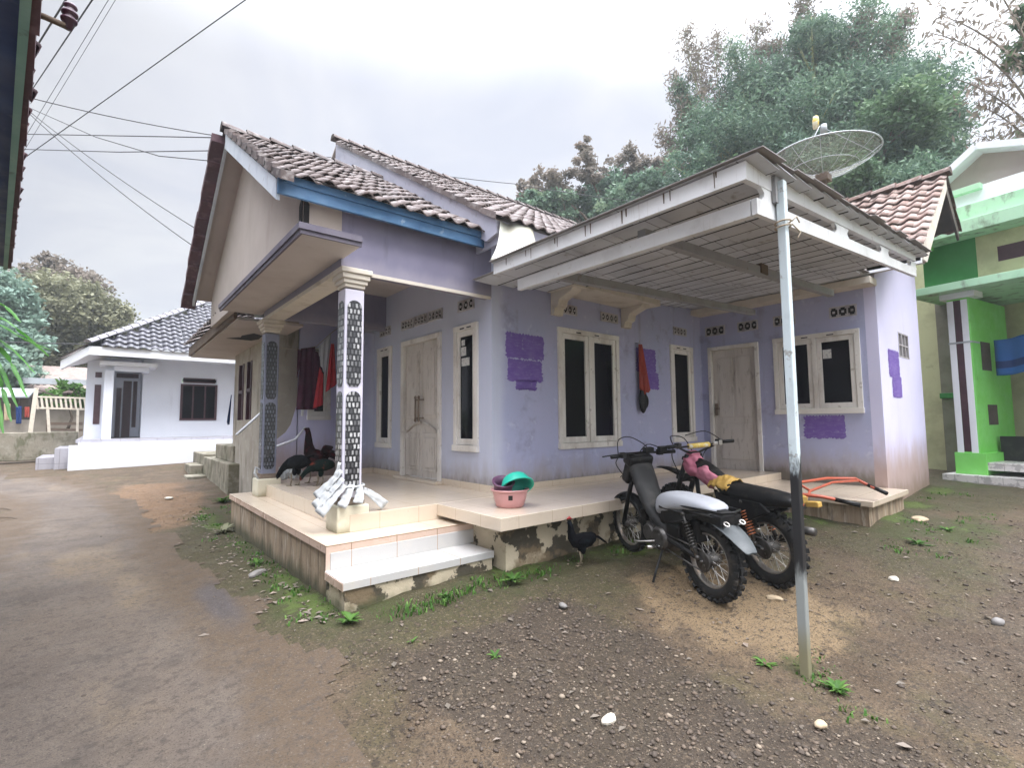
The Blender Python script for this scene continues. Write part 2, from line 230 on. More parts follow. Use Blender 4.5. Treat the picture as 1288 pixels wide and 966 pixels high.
# ------------------------------------------------------------------ mesh builder
class MB:
    def __init__(s): s.v = []; s.f = []; s.m = []; s.s = []; s.r = []
    def add(s, vs, fs, mi=0, sm=False, r=None):
        o = len(s.v); s.v += [tuple(p) for p in vs]
        for f in fs:
            s.f.append(tuple(i+o for i in f)); s.m.append(mi); s.s.append(sm); s.r.append(random.random() if r is None else r)
        return s
    def box(s, x0, x1, y0, y1, z0, z1, mi=0):
        x0, x1 = sorted((x0, x1)); y0, y1 = sorted((y0, y1)); z0, z1 = sorted((z0, z1))
        return s.hexa([(x0, y0, z0), (x1, y0, z0), (x1, y1, z0), (x0, y1, z0)], [(x0, y0, z1), (x1, y0, z1), (x1, y1, z1), (x0, y1, z1)], mi)
    def hexa(s, b, t, mi=0, r=None):
        return s.add(list(b)+list(t), [(3, 2, 1, 0), (4, 5, 6, 7), (0, 1, 5, 4), (1, 2, 6, 5), (2, 3, 7, 6), (3, 0, 4, 7)], mi, r=r)
    def obox(s, c, sz, rot=None, mi=0):
        c = Vector(c); R = rot or Matrix.Identity(3); h = [x/2 for x in sz]
        P = lambda a, b, d: c + R @ Vector((a*h[0], b*h[1], d*h[2]))
        return s.hexa([P(-1, -1, -1), P(1, -1, -1), P(1, 1, -1), P(-1, 1, -1)], [P(-1, -1, 1), P(1, -1, 1), P(1, 1, 1), P(-1, 1, 1)], mi)
    def beam(s, p, q, w, h, up=(0, 0, 1), mi=0):
        p, q = Vector(p), Vector(q); d = (q-p).normalized(); u = Vector(up); sd = d.cross(u).normalized(); u = sd.cross(d)
        b = [p+sd*(-w/2)+u*(-h/2), q+sd*(-w/2)+u*(-h/2), q+sd*(w/2)+u*(-h/2), p+sd*(w/2)+u*(-h/2)]
        return s.hexa([b[3], b[2], b[1], b[0]], [x+u*h for x in (b[3], b[2], b[1], b[0])], mi)
    def prism(s, poly, ext, mi=0):
        n = len(poly); P = [Vector(p) for p in poly]; E = Vector(ext)
        nn = Vector((0, 0, 0))
        for i in range(n): nn += P[i].cross(P[(i+1) % n])
        if nn.dot(E) > 0: P = P[::-1]
        return s.add(P+[p+E for p in P], [tuple(range(n)), tuple(range(2*n-1, n-1, -1))] + [((i+1) % n, i, n+i, n+(i+1) % n) for i in range(n)], mi)
    def tube(s, pts, r, n=8, mi=0, sm=True, flat=1.0, caps=True, upv=None):
        P = [Vector(p) for p in pts]; k = len(P); R = r if isinstance(r, (list, tuple)) else [r]*k
        vs = []; u = None
        for i in range(k):
            d = (P[min(i+1, k-1)]-P[max(i-1, 0)]).normalized()
            if u is None:
                u = Vector(upv) if upv else (Vector((0, 0, 1)) if abs(d.z) < .9 else Vector((1, 0, 0)))
            u = (u - d*u.dot(d)).normalized(); w = d.cross(u)
            for j in range(n):
                a = 2*PI*j/n; vs.append(P[i] + u*(math.cos(a)*R[i]*flat) + w*(math.sin(a)*R[i]))
        fs = [(i*n+j, i*n+(j+1) % n, (i+1)*n+(j+1) % n, (i+1)*n+j) for i in range(k-1) for j in range(n)]
        if caps: fs += [tuple(range(n-1, -1, -1)), tuple(range((k-1)*n, k*n))]
        return s.add(vs, fs, mi, sm)
    def lathe(s, prof, c=(0, 0, 0), ax=(0, 0, 1), n=24, mi=0, sm=True, wob=0, cap=False):
        c = Vector(c); a = Vector(ax).normalized(); u = a.orthogonal().normalized(); w = a.cross(u); vs = []
        for (r, z) in prof:
            for j in range(n):
                t = 2*PI*j/n; rr = r*(1+wob*math.cos(t*n/2)); vs.append(c + a*z + u*(math.cos(t)*rr) + w*(math.sin(t)*rr))
        k = len(prof); fs = [(i*n+j, i*n+(j+1) % n, (i+1)*n+(j+1) % n, (i+1)*n+j) for i in range(k-1) for j in range(n)]
        if cap: fs += [tuple(range(n-1, -1, -1)), tuple(range((k-1)*n, k*n))]
        return s.add(vs, fs, mi, sm)
    def torus(s, c, ax, R, r, n=36, k=10, mi=0, rz=None):
        rz = rz or r; prof = [(R+r*math.cos(2*PI*i/k), rz*math.sin(2*PI*i/k)) for i in range(k+1)]
        return s.lathe(prof, c, ax, n, mi)
    def ell(s, c, rr, n=12, k=8, mi=0, rot=None):
        R = rot or Matrix.Identity(3); c = Vector(c); vs = []
        for i in range(k+1):
            p = PI*i/k
            for j in range(n):
                t = 2*PI*j/n; vs.append(c + R @ Vector((rr[0]*math.sin(p)*math.cos(t), rr[1]*math.sin(p)*math.sin(t), -rr[2]*math.cos(p))))
        return s.add(vs, [(i*n+j, i*n+(j+1) % n, (i+1)*n+(j+1) % n, (i+1)*n+j) for i in range(k) for j in range(n)], mi, True)
    def grid(s, fn, nu, nv, mi=0, sm=True):
        vs = [fn(i/nu, j/nv) for i in range(nu+1) for j in range(nv+1)]
        return s.add(vs, [(i*(nv+1)+j, (i+1)*(nv+1)+j, (i+1)*(nv+1)+j+1, i*(nv+1)+j+1) for i in range(nu) for j in range(nv)], mi, sm)
    def build(s, name, mats, parent=None, world=True, bevel=0, solid=0, sub=0):
        if isinstance(mats, str): mats = [mats]
        off = Vector((0, 0, 0))
        if parent is not None and world:
            p = parent
            while p is not None: off += p.location; p = p.parent
        if parent is None and world and s.v:
            xs = [[q[i] for q in s.v] for i in range(3)]; off = Vector(((min(xs[0])+max(xs[0]))/2, (min(xs[1])+max(xs[1]))/2, min(xs[2])))
        me = bpy.data.meshes.new(name)
        me.from_pydata([(x[0]-off.x, x[1]-off.y, x[2]-off.z) for x in s.v], [], s.f)
        for k in mats: me.materials.append(M[k])
        me.polygons.foreach_set('material_index', s.m); me.polygons.foreach_set('use_smooth', s.s)
        at = me.attributes.new('rnd', 'FLOAT', 'FACE'); at.data.foreach_set('value', s.r)
        uv = me.uv_layers.new(name='UVMap'); co = s.v; buf = [0.0]*(2*len(me.loops))
        for p in me.polygons:
            n = p.normal; a = (abs(n.x), abs(n.y), abs(n.z)); k = a.index(max(a))
            for li in p.loop_indices:
                q = co[me.loops[li].vertex_index]
                buf[2*li], buf[2*li+1] = ((q[1], q[2]), (q[0], q[2]), (q[0], q[1]))[k]
        uv.data.foreach_set('uv', buf); me.update()
        o = bpy.data.objects.new(name, me); COL.objects.link(o)
        if parent is not None: o.parent = parent
        elif world: o.location = off
        if solid: md = o.modifiers.new('t', 'SOLIDIFY'); md.thickness = solid; md.offset = 0
        if bevel: md = o.modifiers.new('b', 'BEVEL'); md.width = bevel; md.segments = 2; md.limit_method = 'ANGLE'
        if sub: md = o.modifiers.new('s', 'SUBSURF'); md.levels = sub; md.render_levels = sub
        return o
def tag(o, label=None, cat=None, group=None, kind=None):
    if label: o['label'] = label
    if cat: o['category'] = cat
    if group: o['group'] = group
    if kind: o['kind'] = kind
    return o
def thing(name, label, cat, loc=(0, 0, 0), group=None, rot=None):
    o = bpy.data.objects.new(name, None); COL.objects.link(o); o.location = loc; o.empty_display_size = .1
    if rot: o.rotation_euler = rot
    return tag(o, label, cat, group)
def rotm(yaw=0, pitch=0, roll=0): return Matrix.Rotation(yaw, 3, 'Z') @ Matrix.Rotation(pitch, 3, 'Y') @ Matrix.Rotation(roll, 3, 'X')

# ------------------------------------------------------------------ terrain
CP = np.array([(1.4, 7.7, -.07), (1.4, 5.3, -.035), (1.39, 3.65, -.01), (2.0, 3.6, .03), (2.75, 3.55, .06), (3.57, 3.45, .06), (4.67, 3.45, .12), (3.42, 1.31, -.2),
    (3.93, 2.05, -.055), (4.25, 3.08, .05), (4.62, 1.81, -.04), (7, 1.86, .2), (6.7, 3.2, .24), (8.1, 1.95, .2), (10.3, 1.9, .3), (1.5, 1.8, -.2), (0, 0, -.2), (-.3, 3.4, -.17),
    (3.2, .4, -.2), (5.2, .5, -.08), (7.5, .6, .08), (-1, 10, -.06), (2, 11.4, -.05), (.6, 11, -.05), (-.6, 17, .25), (4, 17, .45), (1.8, 14.5, .1), (10, 0, .2), (14, 1, .35), (-3, 26, .5), (6, -5, -.1), (-4, -4, -.2),
    (-6, 10, -.1), (14, 10, .4), (25, 5, .6), (20, 20, .8), (0, 35, .7), (-12, 25, .5), (15, -8, .1), (3.4, 4.6, .1), (2.5, 6, .0), (2.5, 8.5, -.05)], float)
def _phi(r): return r
_n = len(CP); _A = np.linalg.norm(CP[:, None, :2]-CP[None, :, :2], axis=2) ; _A = np.block([[_A + np.eye(_n)*-.02, np.ones((_n, 1)), CP[:, :2]], [np.ones((1, _n)), np.zeros((1, 3))], [CP[:, :2].T, np.zeros((2, 3))]])
_W = np.linalg.solve(_A, np.concatenate([CP[:, 2], np.zeros(3)]))
def gz(x, y):
    x = np.asarray(x, float); y = np.asarray(y, float)
    d = np.sqrt((x[..., None]-CP[:, 0])**2+(y[..., None]-CP[:, 1])**2)
    z = d @ _W[:_n] + _W[_n] + _W[_n+1]*x + _W[_n+2]*y
    t = np.clip((np.hypot(x-3, y-8)-26)/30, 0, 1); t = t*t*(3-2*t)
    return z*(1-t) + .6*t
def gzf(x, y): return float(gz(np.array([x]), np.array([y]))[0])
def vn(X, Y, sc, seed=0):       # cheap value noise 0..1
    X = X*sc+seed*17.3; Y = Y*sc+seed*9.1; xi = np.floor(X).astype(int); yi = np.floor(Y).astype(int); fx = X-xi; fy = Y-yi
    fx = fx*fx*(3-2*fx); fy = fy*fy*(3-2*fy)
    def h(a, b): q = np.sin(a*127.1+b*311.7+seed*74.7)*43758.5453; return q-np.floor(q)
    return (h(xi, yi)*(1-fx)+h(xi+1, yi)*fx)*(1-fy)+(h(xi, yi+1)*(1-fx)+h(xi+1, yi+1)*fx)*fy
def fbm(X, Y, sc, seed=0, o=4):
    t = 0; a = .5
    for i in range(o): t = t+a*vn(X, Y, sc*2**i, seed+i); a *= .5
    return t/(1-.5**o)
def seg_d(X, Y, pts):
    D = np.full(X.shape, 1e9)
    for (a, b), (c, d) in zip(pts[:-1], pts[1:]):
        ux, uy = c-a, d-b; t = np.clip(((X-a)*ux+(Y-b)*uy)/(ux*ux+uy*uy+1e-9), 0, 1); D = np.minimum(D, np.hypot(X-a-t*ux, Y-b-t*uy))
    return D
def inpoly(X, Y, P):
    r = np.zeros(X.shape, bool); j = len(P)-1
    for i in range(len(P)):
        xi, yi = P[i]; xj, yj = P[j]
        c = ((yi > Y) != (yj > Y)) & (X < (xj-xi)*(Y-yi)/(yj-yi+1e-12)+xi); r ^= c; j = i
    return r
ROAD_R = [(.3, -8), (.75, -2), (.92, .8), (1.0, 1.9), (1.08, 2.6), (1.1, 3.2), (1.02, 3.9), (.9, 5), (.82, 7), (.72, 9.2), (.5, 11.5), (.1, 14), (-.9, 16.4), (-3, 18.5), (-7, 21)]
ROAD_L = [(-7.5, 17.5), (-3.4, 15.5), (-1.8, 13.6), (-1.22, 12), (-1.12, 10), (-1.2, 8), (-1.3, 3), (-1.5, -8)]
ROADP = ROAD_R + ROAD_L
def axis(lo, hi, st, far):
    a = list(np.arange(lo, hi+st/2, st)); s = st
    while a[-1] < far: s *= 1.28; a.append(a[-1]+s)
    s = st; b = []; c = lo
    while c > -far: s *= 1.28; c -= s; b.append(c)
    return np.array(b[::-1]+a)
gx = axis(-2.2, 9.6, .055, 900); gy = axis(-.6, 12.4, .055, 900)
GX, GY = np.meshgrid(gx, gy, indexing='ij')
GZ = gz(GX, GY)
road_in = inpoly(GX, GY, ROADP); rd = seg_d(GX, GY, ROADP + [ROADP[0]]); rsd = np.where(road_in, -rd, rd)
rough_amp = np.clip((rsd+.05)/.25, 0, 1)
near = np.clip(1-(np.hypot(GX-3, GY-4)-9)/6, 0, 1)
GRAV = [(1.45, 3.05), (1.9, 3.0), (2.45, 3.1), (2.85, 3.0), (2.75, 2.5), (3.0, 2.05), (3.05, 1.55), (3.05, 1.05), (3.4, .5), (2.4, .5), (1.9, 1.0), (1.6, 1.8), (1.35, 2.5)]
gd = seg_d(GX, GY, GRAV+[GRAV[0]]); gin = np.where(inpoly(GX, GY, GRAV), -gd, gd)
m_grav = np.clip(.5-gin/.5+(fbm(GX, GY, 2.5, 3)-.5)*1.3, 0, 1)
GRAVR = [(4.4, 1.0), (6.0, 1.0), (8.0, .9), (9, .0), (6, -1.2), (3, -1), (3.3, .4)]
gd2 = seg_d(GX, GY, GRAVR+[GRAVR[0]]); gin2 = np.where(inpoly(GX, GY, GRAVR), -gd2, gd2)
m_grav2 = np.clip(.42-gin2/.8+(fbm(GX, GY, 2.1, 5)-.5)*1.3, 0, 1)
TAN = [(3.1, 2.3), (3.6, 2.75), (4.6, 2.6), (5.0, 1.9), (4.4, 1.35), (3.5, 1.45), (3.15, 1.8)]
td = seg_d(GX, GY, TAN+[TAN[0]]); tin = np.where(inpoly(GX, GY, TAN), -td, td)
m_tan = np.clip(.55-tin/.7+(fbm(GX, GY, 1.7, 8)-.5)*1.0, 0, 1)
RED = [(.5, 8.2), (1.15, 8.6), (1.6, 11), (1.5, 13.5), (.4, 14), (.1, 12), (.4, 10)]
rdd = seg_d(GX, GY, RED+[RED[0]]); rin = np.where(inpoly(GX, GY, RED), -rdd, rdd)
m_red = np.clip(.5-rin/1.0+(fbm(GX, GY, 1.2, 9)-.5)*1.1, 0, 1)
HOUSE_EDGE = [(1.3, 9.5), (1.33, 3.55), (2.8, 3.52), (2.85, 3.4), (6.6, 3.3), (6.55, 1.7), (8.1, 1.85), (10.4, 1.7), (14, 1.2)]
hd = seg_d(GX, GY, HOUSE_EDGE)
m_moss = np.clip(.82-hd/.75+(fbm(GX, GY, 2.2, 11)-.5)*1.5, 0, 1)
md2 = np.hypot(GX-3.4, (GY-1.25)); m_moss = np.maximum(m_moss, np.clip(.9-md2/.42+(fbm(GX, GY, 5, 12)-.5)*1.2, 0, 1))
md3 = np.hypot((GX-7.3)/1.8, (GY-1.2)/.55); m_moss = np.maximum(m_moss, np.clip(.85-md3*.6+(fbm(GX, GY, 2.5, 13)-.5)*1.3, 0, 1)*.9)
bump_h = (fbm(GX, GY, 3.2, 21)-.5)*.045 + (fbm(GX, GY, 13, 22, 3)-.5)*.016*(1+1.6*np.maximum(m_grav, m_grav2))
GZ = GZ + bump_h*rough_amp*near - .012*(1-rough_amp)*0
# a shallow drain along the front of the step and terrace
drain = np.exp(-(np.clip(seg_d(GX, GY, [(1.5, 3.42), (2.8, 3.36), (4.2, 3.2)]), 0, 9)/.09)**2); GZ -= .035*drain
far_m = np.clip((np.hypot(GX-3, GY-8)-24)/10, 0, 1)
def grid_obj(name, X, Y, Z, keep, mats, attrs, kind):
    nx, ny = X.shape; idx = np.arange(nx*ny).reshape(nx, ny)
    q = np.stack([idx[:-1, :-1], idx[1:, :-1], idx[1:, 1:], idx[:-1, 1:]], -1)
    if keep is not None: q = q[keep]
    q = q.reshape(-1, 4); used = np.unique(q); rm = np.zeros(nx*ny, int); rm[used] = np.arange(len(used)); q = rm[q]
    V = np.stack([X, Y, Z], -1).reshape(-1, 3)[used]
    me = bpy.data.meshes.new(name); me.vertices.add(len(V)); me.vertices.foreach_set('co', V.ravel())
    me.loops.add(q.size); me.loops.foreach_set('vertex_index', q.ravel()); me.polygons.add(len(q)); me.polygons.foreach_set('loop_start', np.arange(0, q.size, 4))
    for k, a in attrs.items():
        at = me.attributes.new(k, 'FLOAT', 'POINT'); at.data.foreach_set('value', a.reshape(-1)[used].astype(np.float32))
    me.update(calc_edges=True); me.polygons.foreach_set('use_smooth', [True]*len(q)); me.materials.append(mats)
    o = bpy.data.objects.new(name, me); COL.objects.link(o); o['kind'] = kind; return o
M['ground'] = mat('damp_dirt', (.1, .07, .043), .82, [('n', .9, .4, .68, (.06, .041, .025), .85), ('n', 4, .48, .7, (.135, .094, .055), .7), ('n', 1.7, .48, .66, (.072, .06, .027), .7), ('a', 'm_ol', .3, .8, (.05, .047, .018), .85, 4, .7),
    ('a', 'm_red', .35, .75, (.2, .12, .065), .85, 6, .3), ('a', 'm_tan', .4, .85, (.235, .165, .092), .85, 6, .9), ('a', 'm_grav', .35, .75, (.046, .034, .024), .85, 7, .5), ('a', 'm_grav2', .4, .8, (.07, .05, .034), .75, 7, .7),
    ('n', 17, .53, .66, (.035, .025, .017), .8), ('n', 42, .53, .65, (.16, .118, .078), .55), ('n', 85, .52, .62, (.022, .016, .011), .8), ('peb', 60, .10, (.05, .042, .034), (.3, .25, .19), .8), ('peb', 130, .08, (.04, .033, .027), (.34, .28, .21), .8),
    ('a', 'm_moss', .42, .85, (.042, .048, .014), .88, 9, .8), ('a', 'm_moss', .8, 1.0, (.075, .115, .02), .65, 14, .9), ('n', 70, .56, .66, (.025, .021, .013), .5), ('a', 'far', .2, .8, (.09, .12, .05), .9)],
    [(9, .4), (34, .9), (110, 1.)], spec=.35)
M['asphalt'] = mat('worn_muddy_asphalt', (.1, .079, .063), .8, [('n', .7, .38, .66, (.125, .098, .075), .9), ('n', 2.2, .48, .7, (.066, .053, .043), .8), ('n', .55, .5, .62, (.19, .14, .085), .6, (1, .45, 1)), ('n', 5, .5, .68, (.125, .1, .078), .6),
    ('a', 'm_red', .4, .85, (.22, .135, .075), .8, 3, .4), ('a', 'edge', .25, .8, (.088, .06, .036), 1., 4, 1.1), ('a', 'wet', .3, .8, (.062, .056, .06), .8, 4, .6), ('n', 22, .5, .66, (.05, .04, .033), .7), ('n', 60, .53, .66, (.16, .13, .1), .5), ('n', 120, .52, .64, (.03, .025, .021), .8), ('peb', 110, .12, (.045, .038, .032), (.28, .24, .19), .6)], [(14, .25), (60, .8), (140, 1.)], spec=.4)
grid_obj('ground', GX, GY, GZ, None, M['ground'], dict(m_grav=m_grav, m_grav2=m_grav2, m_tan=m_tan, m_red=m_red, m_moss=m_moss, m_ol=np.clip(1-hd/1.9+(fbm(GX, GY, 1.3, 15)-.5)*1.0, 0, 1), far=far_m), 'structure')
rz = np.maximum(gz(GX, GY), GZ)+.006 + (fbm(GX, GY, 1.1, 31)-.5)*.012
rk = rsd + (fbm(GX, GY, 2.2, 33, 5)-.5)*.55; keepv = rk < .02
keep = keepv[:-1, :-1] & keepv[1:, :-1] & keepv[1:, 1:] & keepv[:-1, 1:]
grid_obj('road', GX, GY, rz, keep, M['asphalt'], dict(m_red=m_red, edge=np.clip(1.15+rsd/.7, 0, 1), wet=np.clip(1-np.hypot((GX-.78)/.25, (GY-4.7)/1.3), 0, 1)), 'structure')

# ------------------------------------------------------------------ roof tile helper
def tiles(mb, p0, u, v, U, V, tu=.21, tv=.27, amp=.022, nu=6, mi=0, skip=None, jit=.009):
    p0, u, v = Vector(p0), Vector(u).normalized(), Vector(v).normalized(); n = u.cross(v)
    if n.z < 0: n = -n
    nc = max(1, round(U/tu)); nr = max(1, round(V/tv)); tu = U/nc; tv = V/nr
    prof = [(t, amp*(math.sin(t*2*PI-.6))*(1.25 if math.sin(t*2*PI-.6) > 0 else .8)) for t in [i/nu for i in range(nu+1)]]
    for r in range(nr):
        for c in range(nc):
            if skip and skip((c+.5)*tu, (r+.5)*tv): continue
            jz = random.uniform(-jit, jit); jv = random.uniform(-.012, .012); jr = random.uniform(-.012, .012); rr = random.random(); vs = []
            for (vv, lift) in ((-.03+jv, .03), (-.03+jv, .045), (tv*.55, .03), (tv+.01, .012)):
                for t, h in prof:
                    vs.append(p0 + u*((c+t)*tu + jr*(vv/tv)) + v*(r*tv+vv) + n*(h*1.0 + lift + jz))
            w = nu+1
            mb.add(vs, [(i*w+j, i*w+j+1, (i+1)*w+j+1, (i+1)*w+j) for i in range(3) for j in range(nu)], mi, True, rr)
def ridge_caps(mb, a, b, r=.085, L=.3, mi=0):
    a, b = Vector(a), Vector(b); d = b-a; n = max(1, round(d.length/L)); d = d/n; e = d.normalized()
    sd = e.cross(Vector((0, 0, 1))).normalized(); up = sd.cross(e)
    for i in range(n):
        o = a+d*i; vs = []
        for (t, k, l) in ((-.06, 1.0, .012), (1.0, .82, 0)):
            for j in range(7):
                an = PI*j/6-.0; vs.append(o+d*t + sd*(math.cos(an)*r*k*1.15) + up*(math.sin(an)*r*k+l+random.uniform(-.004, .004)))
        mb.add(vs+[vs[j]-up*.0 for j in range(7)], [(j, j+1, 8+j, 7+j) for j in range(6)]+[(0, 1, 2, 3, 4, 5, 6)], mi, True, random.random())
def slab_roof(mb, a, b, c, d, t=.05, mi=0):
    P = [Vector(x) for x in (a, b, c, d)]; n = (P[1]-P[0]).cross(P[3]-P[0]).normalized()
    if n.z < 0: n = -n
    mb.hexa([p-n*t for p in P], P, mi)

# ================================================================== PURPLE HOUSE
XA, YB, XC, YD = 3.46, 4.56, 8.08, 1.975
H = thing('lilac_house', 'lilac plastered house with tiled gable roofs, tiled porch and white steps', 'house', (XA, YB, 0))
def wall_cells(mb, ax, c, th, u0, u1, z0, z1, holes, mi=0):
    us = sorted({u0, u1, *[h[0] for h in holes], *[h[1] for h in holes]}); zs = sorted({z0, z1, *[h[2] for h in holes], *[h[3] for h in holes]})
    for a, b in zip(us[:-1], us[1:]):
        run = None
        for d, e in zip(zs[:-1], zs[1:]):
            hole = any(h[0] <= (a+b)/2 <= h[1] and h[2] <= (d+e)/2 <= h[3] for h in holes)
            if hole:
                if run: cell(mb, ax, c, th, a, b, *run, mi)
                run = None
            else: run = (run[0] if run else d, e)
        if run: cell(mb, ax, c, th, a, b, *run, mi)
def cell(mb, ax, c, th, a, b, d, e, mi):
    if ax == 'x': mb.box(c, c+th, a, b, d, e, mi)
    else: mb.box(a, b, c, c+th, d, e, mi)
WA = [(7.14, 7.63, 1.0, 2.56), (4.83, 5.33, 1.03, 2.57), (5.66, 6.79, .56, 2.58)]
WB = [(4.54, 5.76, 1.03, 2.59), (7.11, 7.76, 1.04, 2.6)]
WC = [(3.57, 4.43, .44, 2.62), (2.2, 3.33, 1.47, 2.62)]
w = MB()
wall_cells(w, 'x', XA, .14, YB, 9.0, -.1, 3.62, WA)
wall_cells(w, 'y', YB, .14, XA+.14, XC, -.1, 3.62, WB)
wall_cells(w, 'x', XC, .14, YD+.14, YB, .0, 3.56, WC)
w.box(2.95, XA, 7.79, 7.91, .4, 2.86)                       # stub beside the porch
w.build('wall', 'lilac', H)
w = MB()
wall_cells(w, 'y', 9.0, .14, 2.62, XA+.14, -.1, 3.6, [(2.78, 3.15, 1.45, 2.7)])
w.build('back_wing_wall', 'lilac_lit', H)
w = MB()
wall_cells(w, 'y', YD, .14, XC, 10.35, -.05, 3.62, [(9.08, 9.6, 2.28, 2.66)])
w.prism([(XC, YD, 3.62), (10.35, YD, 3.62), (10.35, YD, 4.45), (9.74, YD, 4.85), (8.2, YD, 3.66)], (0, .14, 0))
w.build('side_wall', 'lilac_lit', H)
# porch beams, upper wall, ceiling, gable
b = MB(); b.box(1.68, XA, YB, YB+.14, 2.82, 3.52); b.box(1.68, 1.86, YB+.14, 7.45, 2.83, 3.14); b.box(1.86, XA, 7.36, 7.48, 2.84, 3.39)
b.build('porch_beam', 'lilac_dark', H)
b = MB(); b.box(1.665, 1.68, YB-.015, 7.46, 2.79, 2.835); b.box(1.668, XA-.02, YB-.012, YB, 2.795, 2.83); b.box(1.68, 1.88, YB, 7.46, 2.79, 2.83)
b.build('beam_moulding', 'cream_trim', H)
b = MB(); b.box(1.86, XA, YB+.14, 7.79, 3.39, 3.43); b.build('porch_ceiling', 'soffit', H)
b = MB(); b.box(1.2, 1.70, 4.14, 7.7, 2.925, 3.0); b.build('canopy_slab', 'soffit', H)
b = MB(); b.box(1.18, 1.2, 4.12, 7.73, 2.915, 2.95); b.box(1.2, 1.70, 4.12, 4.14, 2.915, 2.95); b.box(1.165, 1.2, 4.105, 7.74, 2.952, 3.005); b.box(1.2, 1.70, 4.105, 4.14, 2.952, 3.005); b.build('slab_edge_trim', 'trim_dark', H)
SLP = (5.06-3.44)/(7.03-4.42)
def prz(y): return 5.06-abs(y-7.03)*SLP             # underside of porch roof
b = MB()
b.prism([(1.33, YB, 2.98), (1.33, 9.5, 2.98), (1.33, 9.5, prz(9.5)), (1.33, 7.03, 5.05), (1.33, YB, prz(YB))], (.08, 0, 0))
b.box(1.41, 1.68, YB, YB+.08, 3.0, prz(YB)); b.build('gable_board', 'beige', H)
b = MB(); pts = [(1.34, 3.12), (1.40, 3.18), (1.40, 3.32), (1.35, 3.42), (1.30, 3.32), (1.295, 3.2)]
b.prism([(1.326, 4.58+y, 3.06+z) for y, z in ((.0, .02), (.09, .1), (.09, .3), (.0, .40))], (-.006, 0, 0)); b.prism([(1.328+x, YB-.006, 3.08+z) for x, z in ((0, 0), (.05, .1), (.05, .28), (0, .38))], (0, .004, 0)); b.build('gable_vent', 'dark', H)
# porch roof
rf = MB(); n_v = Vector((0, 7.03-4.40, 5.12-3.50)); 
tiles(rf, (1.05, 4.36, 3.475), (1, 0, 0), n_v, 2.7, n_v.length+.05, tu=.185, tv=.235)
n_w = Vector((0, 7.03-9.66, 5.12-3.50)); tiles(rf, (1.05, 9.70, 3.475), (1, 0, 0), n_w, 2.7, n_w.length+.05, tu=.185, tv=.235)
ridge_caps(rf, (1.03, 7.03, 5.13), (3.6, 7.03, 5.13))
vg = MB()
for k in range(10):                                          # stepped verge tiles on the gable edge
    for sgn in (-1, 1):
        y = 7.03+sgn*(.12+k*.27); z = 5.1-(.12+k*.27)*SLP
        xo = 1.035 if sgn < 0 else .945-random.uniform(0, .02); lo = .0 if sgn < 0 else .03
        q = lambda x, t, h: (x, y+sgn*t, z-t*SLP+h)
        (rf if sgn < 0 else vg).hexa([q(xo, -.02, -.01-lo), q(1.14, -.02, -.01-lo), q(1.14, .29, .02-lo), q(xo, .29, .02-lo)], [q(xo, -.02, .06), q(1.14, -.02, .07), q(1.14, .29, .105), q(xo, .29, .10)], 0, random.random())
rf.build('porch_roof', 'clay', H); vg.build('verge_tiles', 'clay_maroon', H)
b = MB(); slab_roof(b, (1.08, 4.42, 3.46), (3.6, 4.42, 3.46), (3.6, 7.03, 5.08), (1.08, 7.03, 5.08), .03); slab_roof(b, (1.08, 7.03, 5.08), (3.6, 7.03, 5.08), (3.6, 9.64, 3.46), (1.08, 9.64, 3.46), .03)
b.build('roof_lining', 'beige', H)
b = MB(); b.prism([(1.065, 4.44, 3.28), (1.065, 4.44, 3.46), (1.065, 7.03, 5.08), (1.065, 7.03, 4.89)], (.03, 0, 0)); b.prism([(1.078, 7.03, 5.0), (1.078, 7.03, 5.07), (1.078, 9.66, 3.44), (1.078, 9.66, 3.34)], (.03, 0, 0)); b.build('bargeboard', 'pale_board', H)
b = MB(); b.box(1.07, 3.34, 4.40, 4.435, 3.33, 3.49); b.build('fascia_board', 'blue_board', H); b = MB(); b.box(1.10, 3.34, 4.385, 4.40, 3.43, 3.50); b.build('gutter_board', 'blue_board', H)
# main roof
MS = (6.66-3.56)/(9.05-4.11)
rf = MB(); n_v = Vector((0, 9.05-4.08, 6.66-3.54)); tiles(rf, (3.17, 4.04, 3.53), (1, 0, 0), n_v, 6.6, n_v.length+.05, tu=.185, tv=.235)
ridge_caps(rf, (3.14, 9.05, 6.72), (9.75, 9.05, 6.72))
for k in range(18):
    y = 9.05-(.12+k*.27); z = 6.66-(.12+k*.27)*MS
    rf.add([(3.155, y+.02, z+.06), (3.155, y-.27, z-.27*MS+.075), (3.15, y-.27, z-.27*MS-.005), (3.15, y+.02, z-.005)], [(0, 1, 2, 3)], 0, False)
rf.build('main_roof', 'clay', H)
b = MB(); slab_roof(b, (3.2, 4.11, 3.55), (9.75, 4.11, 3.55), (9.75, 9.05, 6.65), (3.2, 9.05, 6.65), .03); slab_roof(b, (3.2, 9.05, 6.65), (9.75, 9.05, 6.65), (9.75, 14, 3.55), (3.2, 14, 3.55), .03); b.build('main_roof_lining', 'soffit', H)
b = MB(); b.prism([(3.19, 4.3, 3.36), (3.19, 4.11, 3.40), (3.19, 4.11, 3.54), (3.19, 9.05, 6.64), (3.19, 9.05, 6.34)], (.04, 0, 0)); b.build('main_bargeboard', 'grey_board', H)
b = MB(); b.box(3.24, 8.0, 4.11, 4.14, 3.38, 3.55); b.box(3.24, 3.46, 4.14, YB, 3.44, 3.46); b.box(3.24, 3.27, 4.14, 4.6, 3.3, 3.44); b.build('eave_board', 'grey_board', H)
b = MB(); b.prism([(3.46, 4.7, 3.55), (3.46, 13.4, 3.55), (3.46, 9.05, 6.3)], (.1, 0, 0)); b.build('gable_wall', 'grey_board', H)
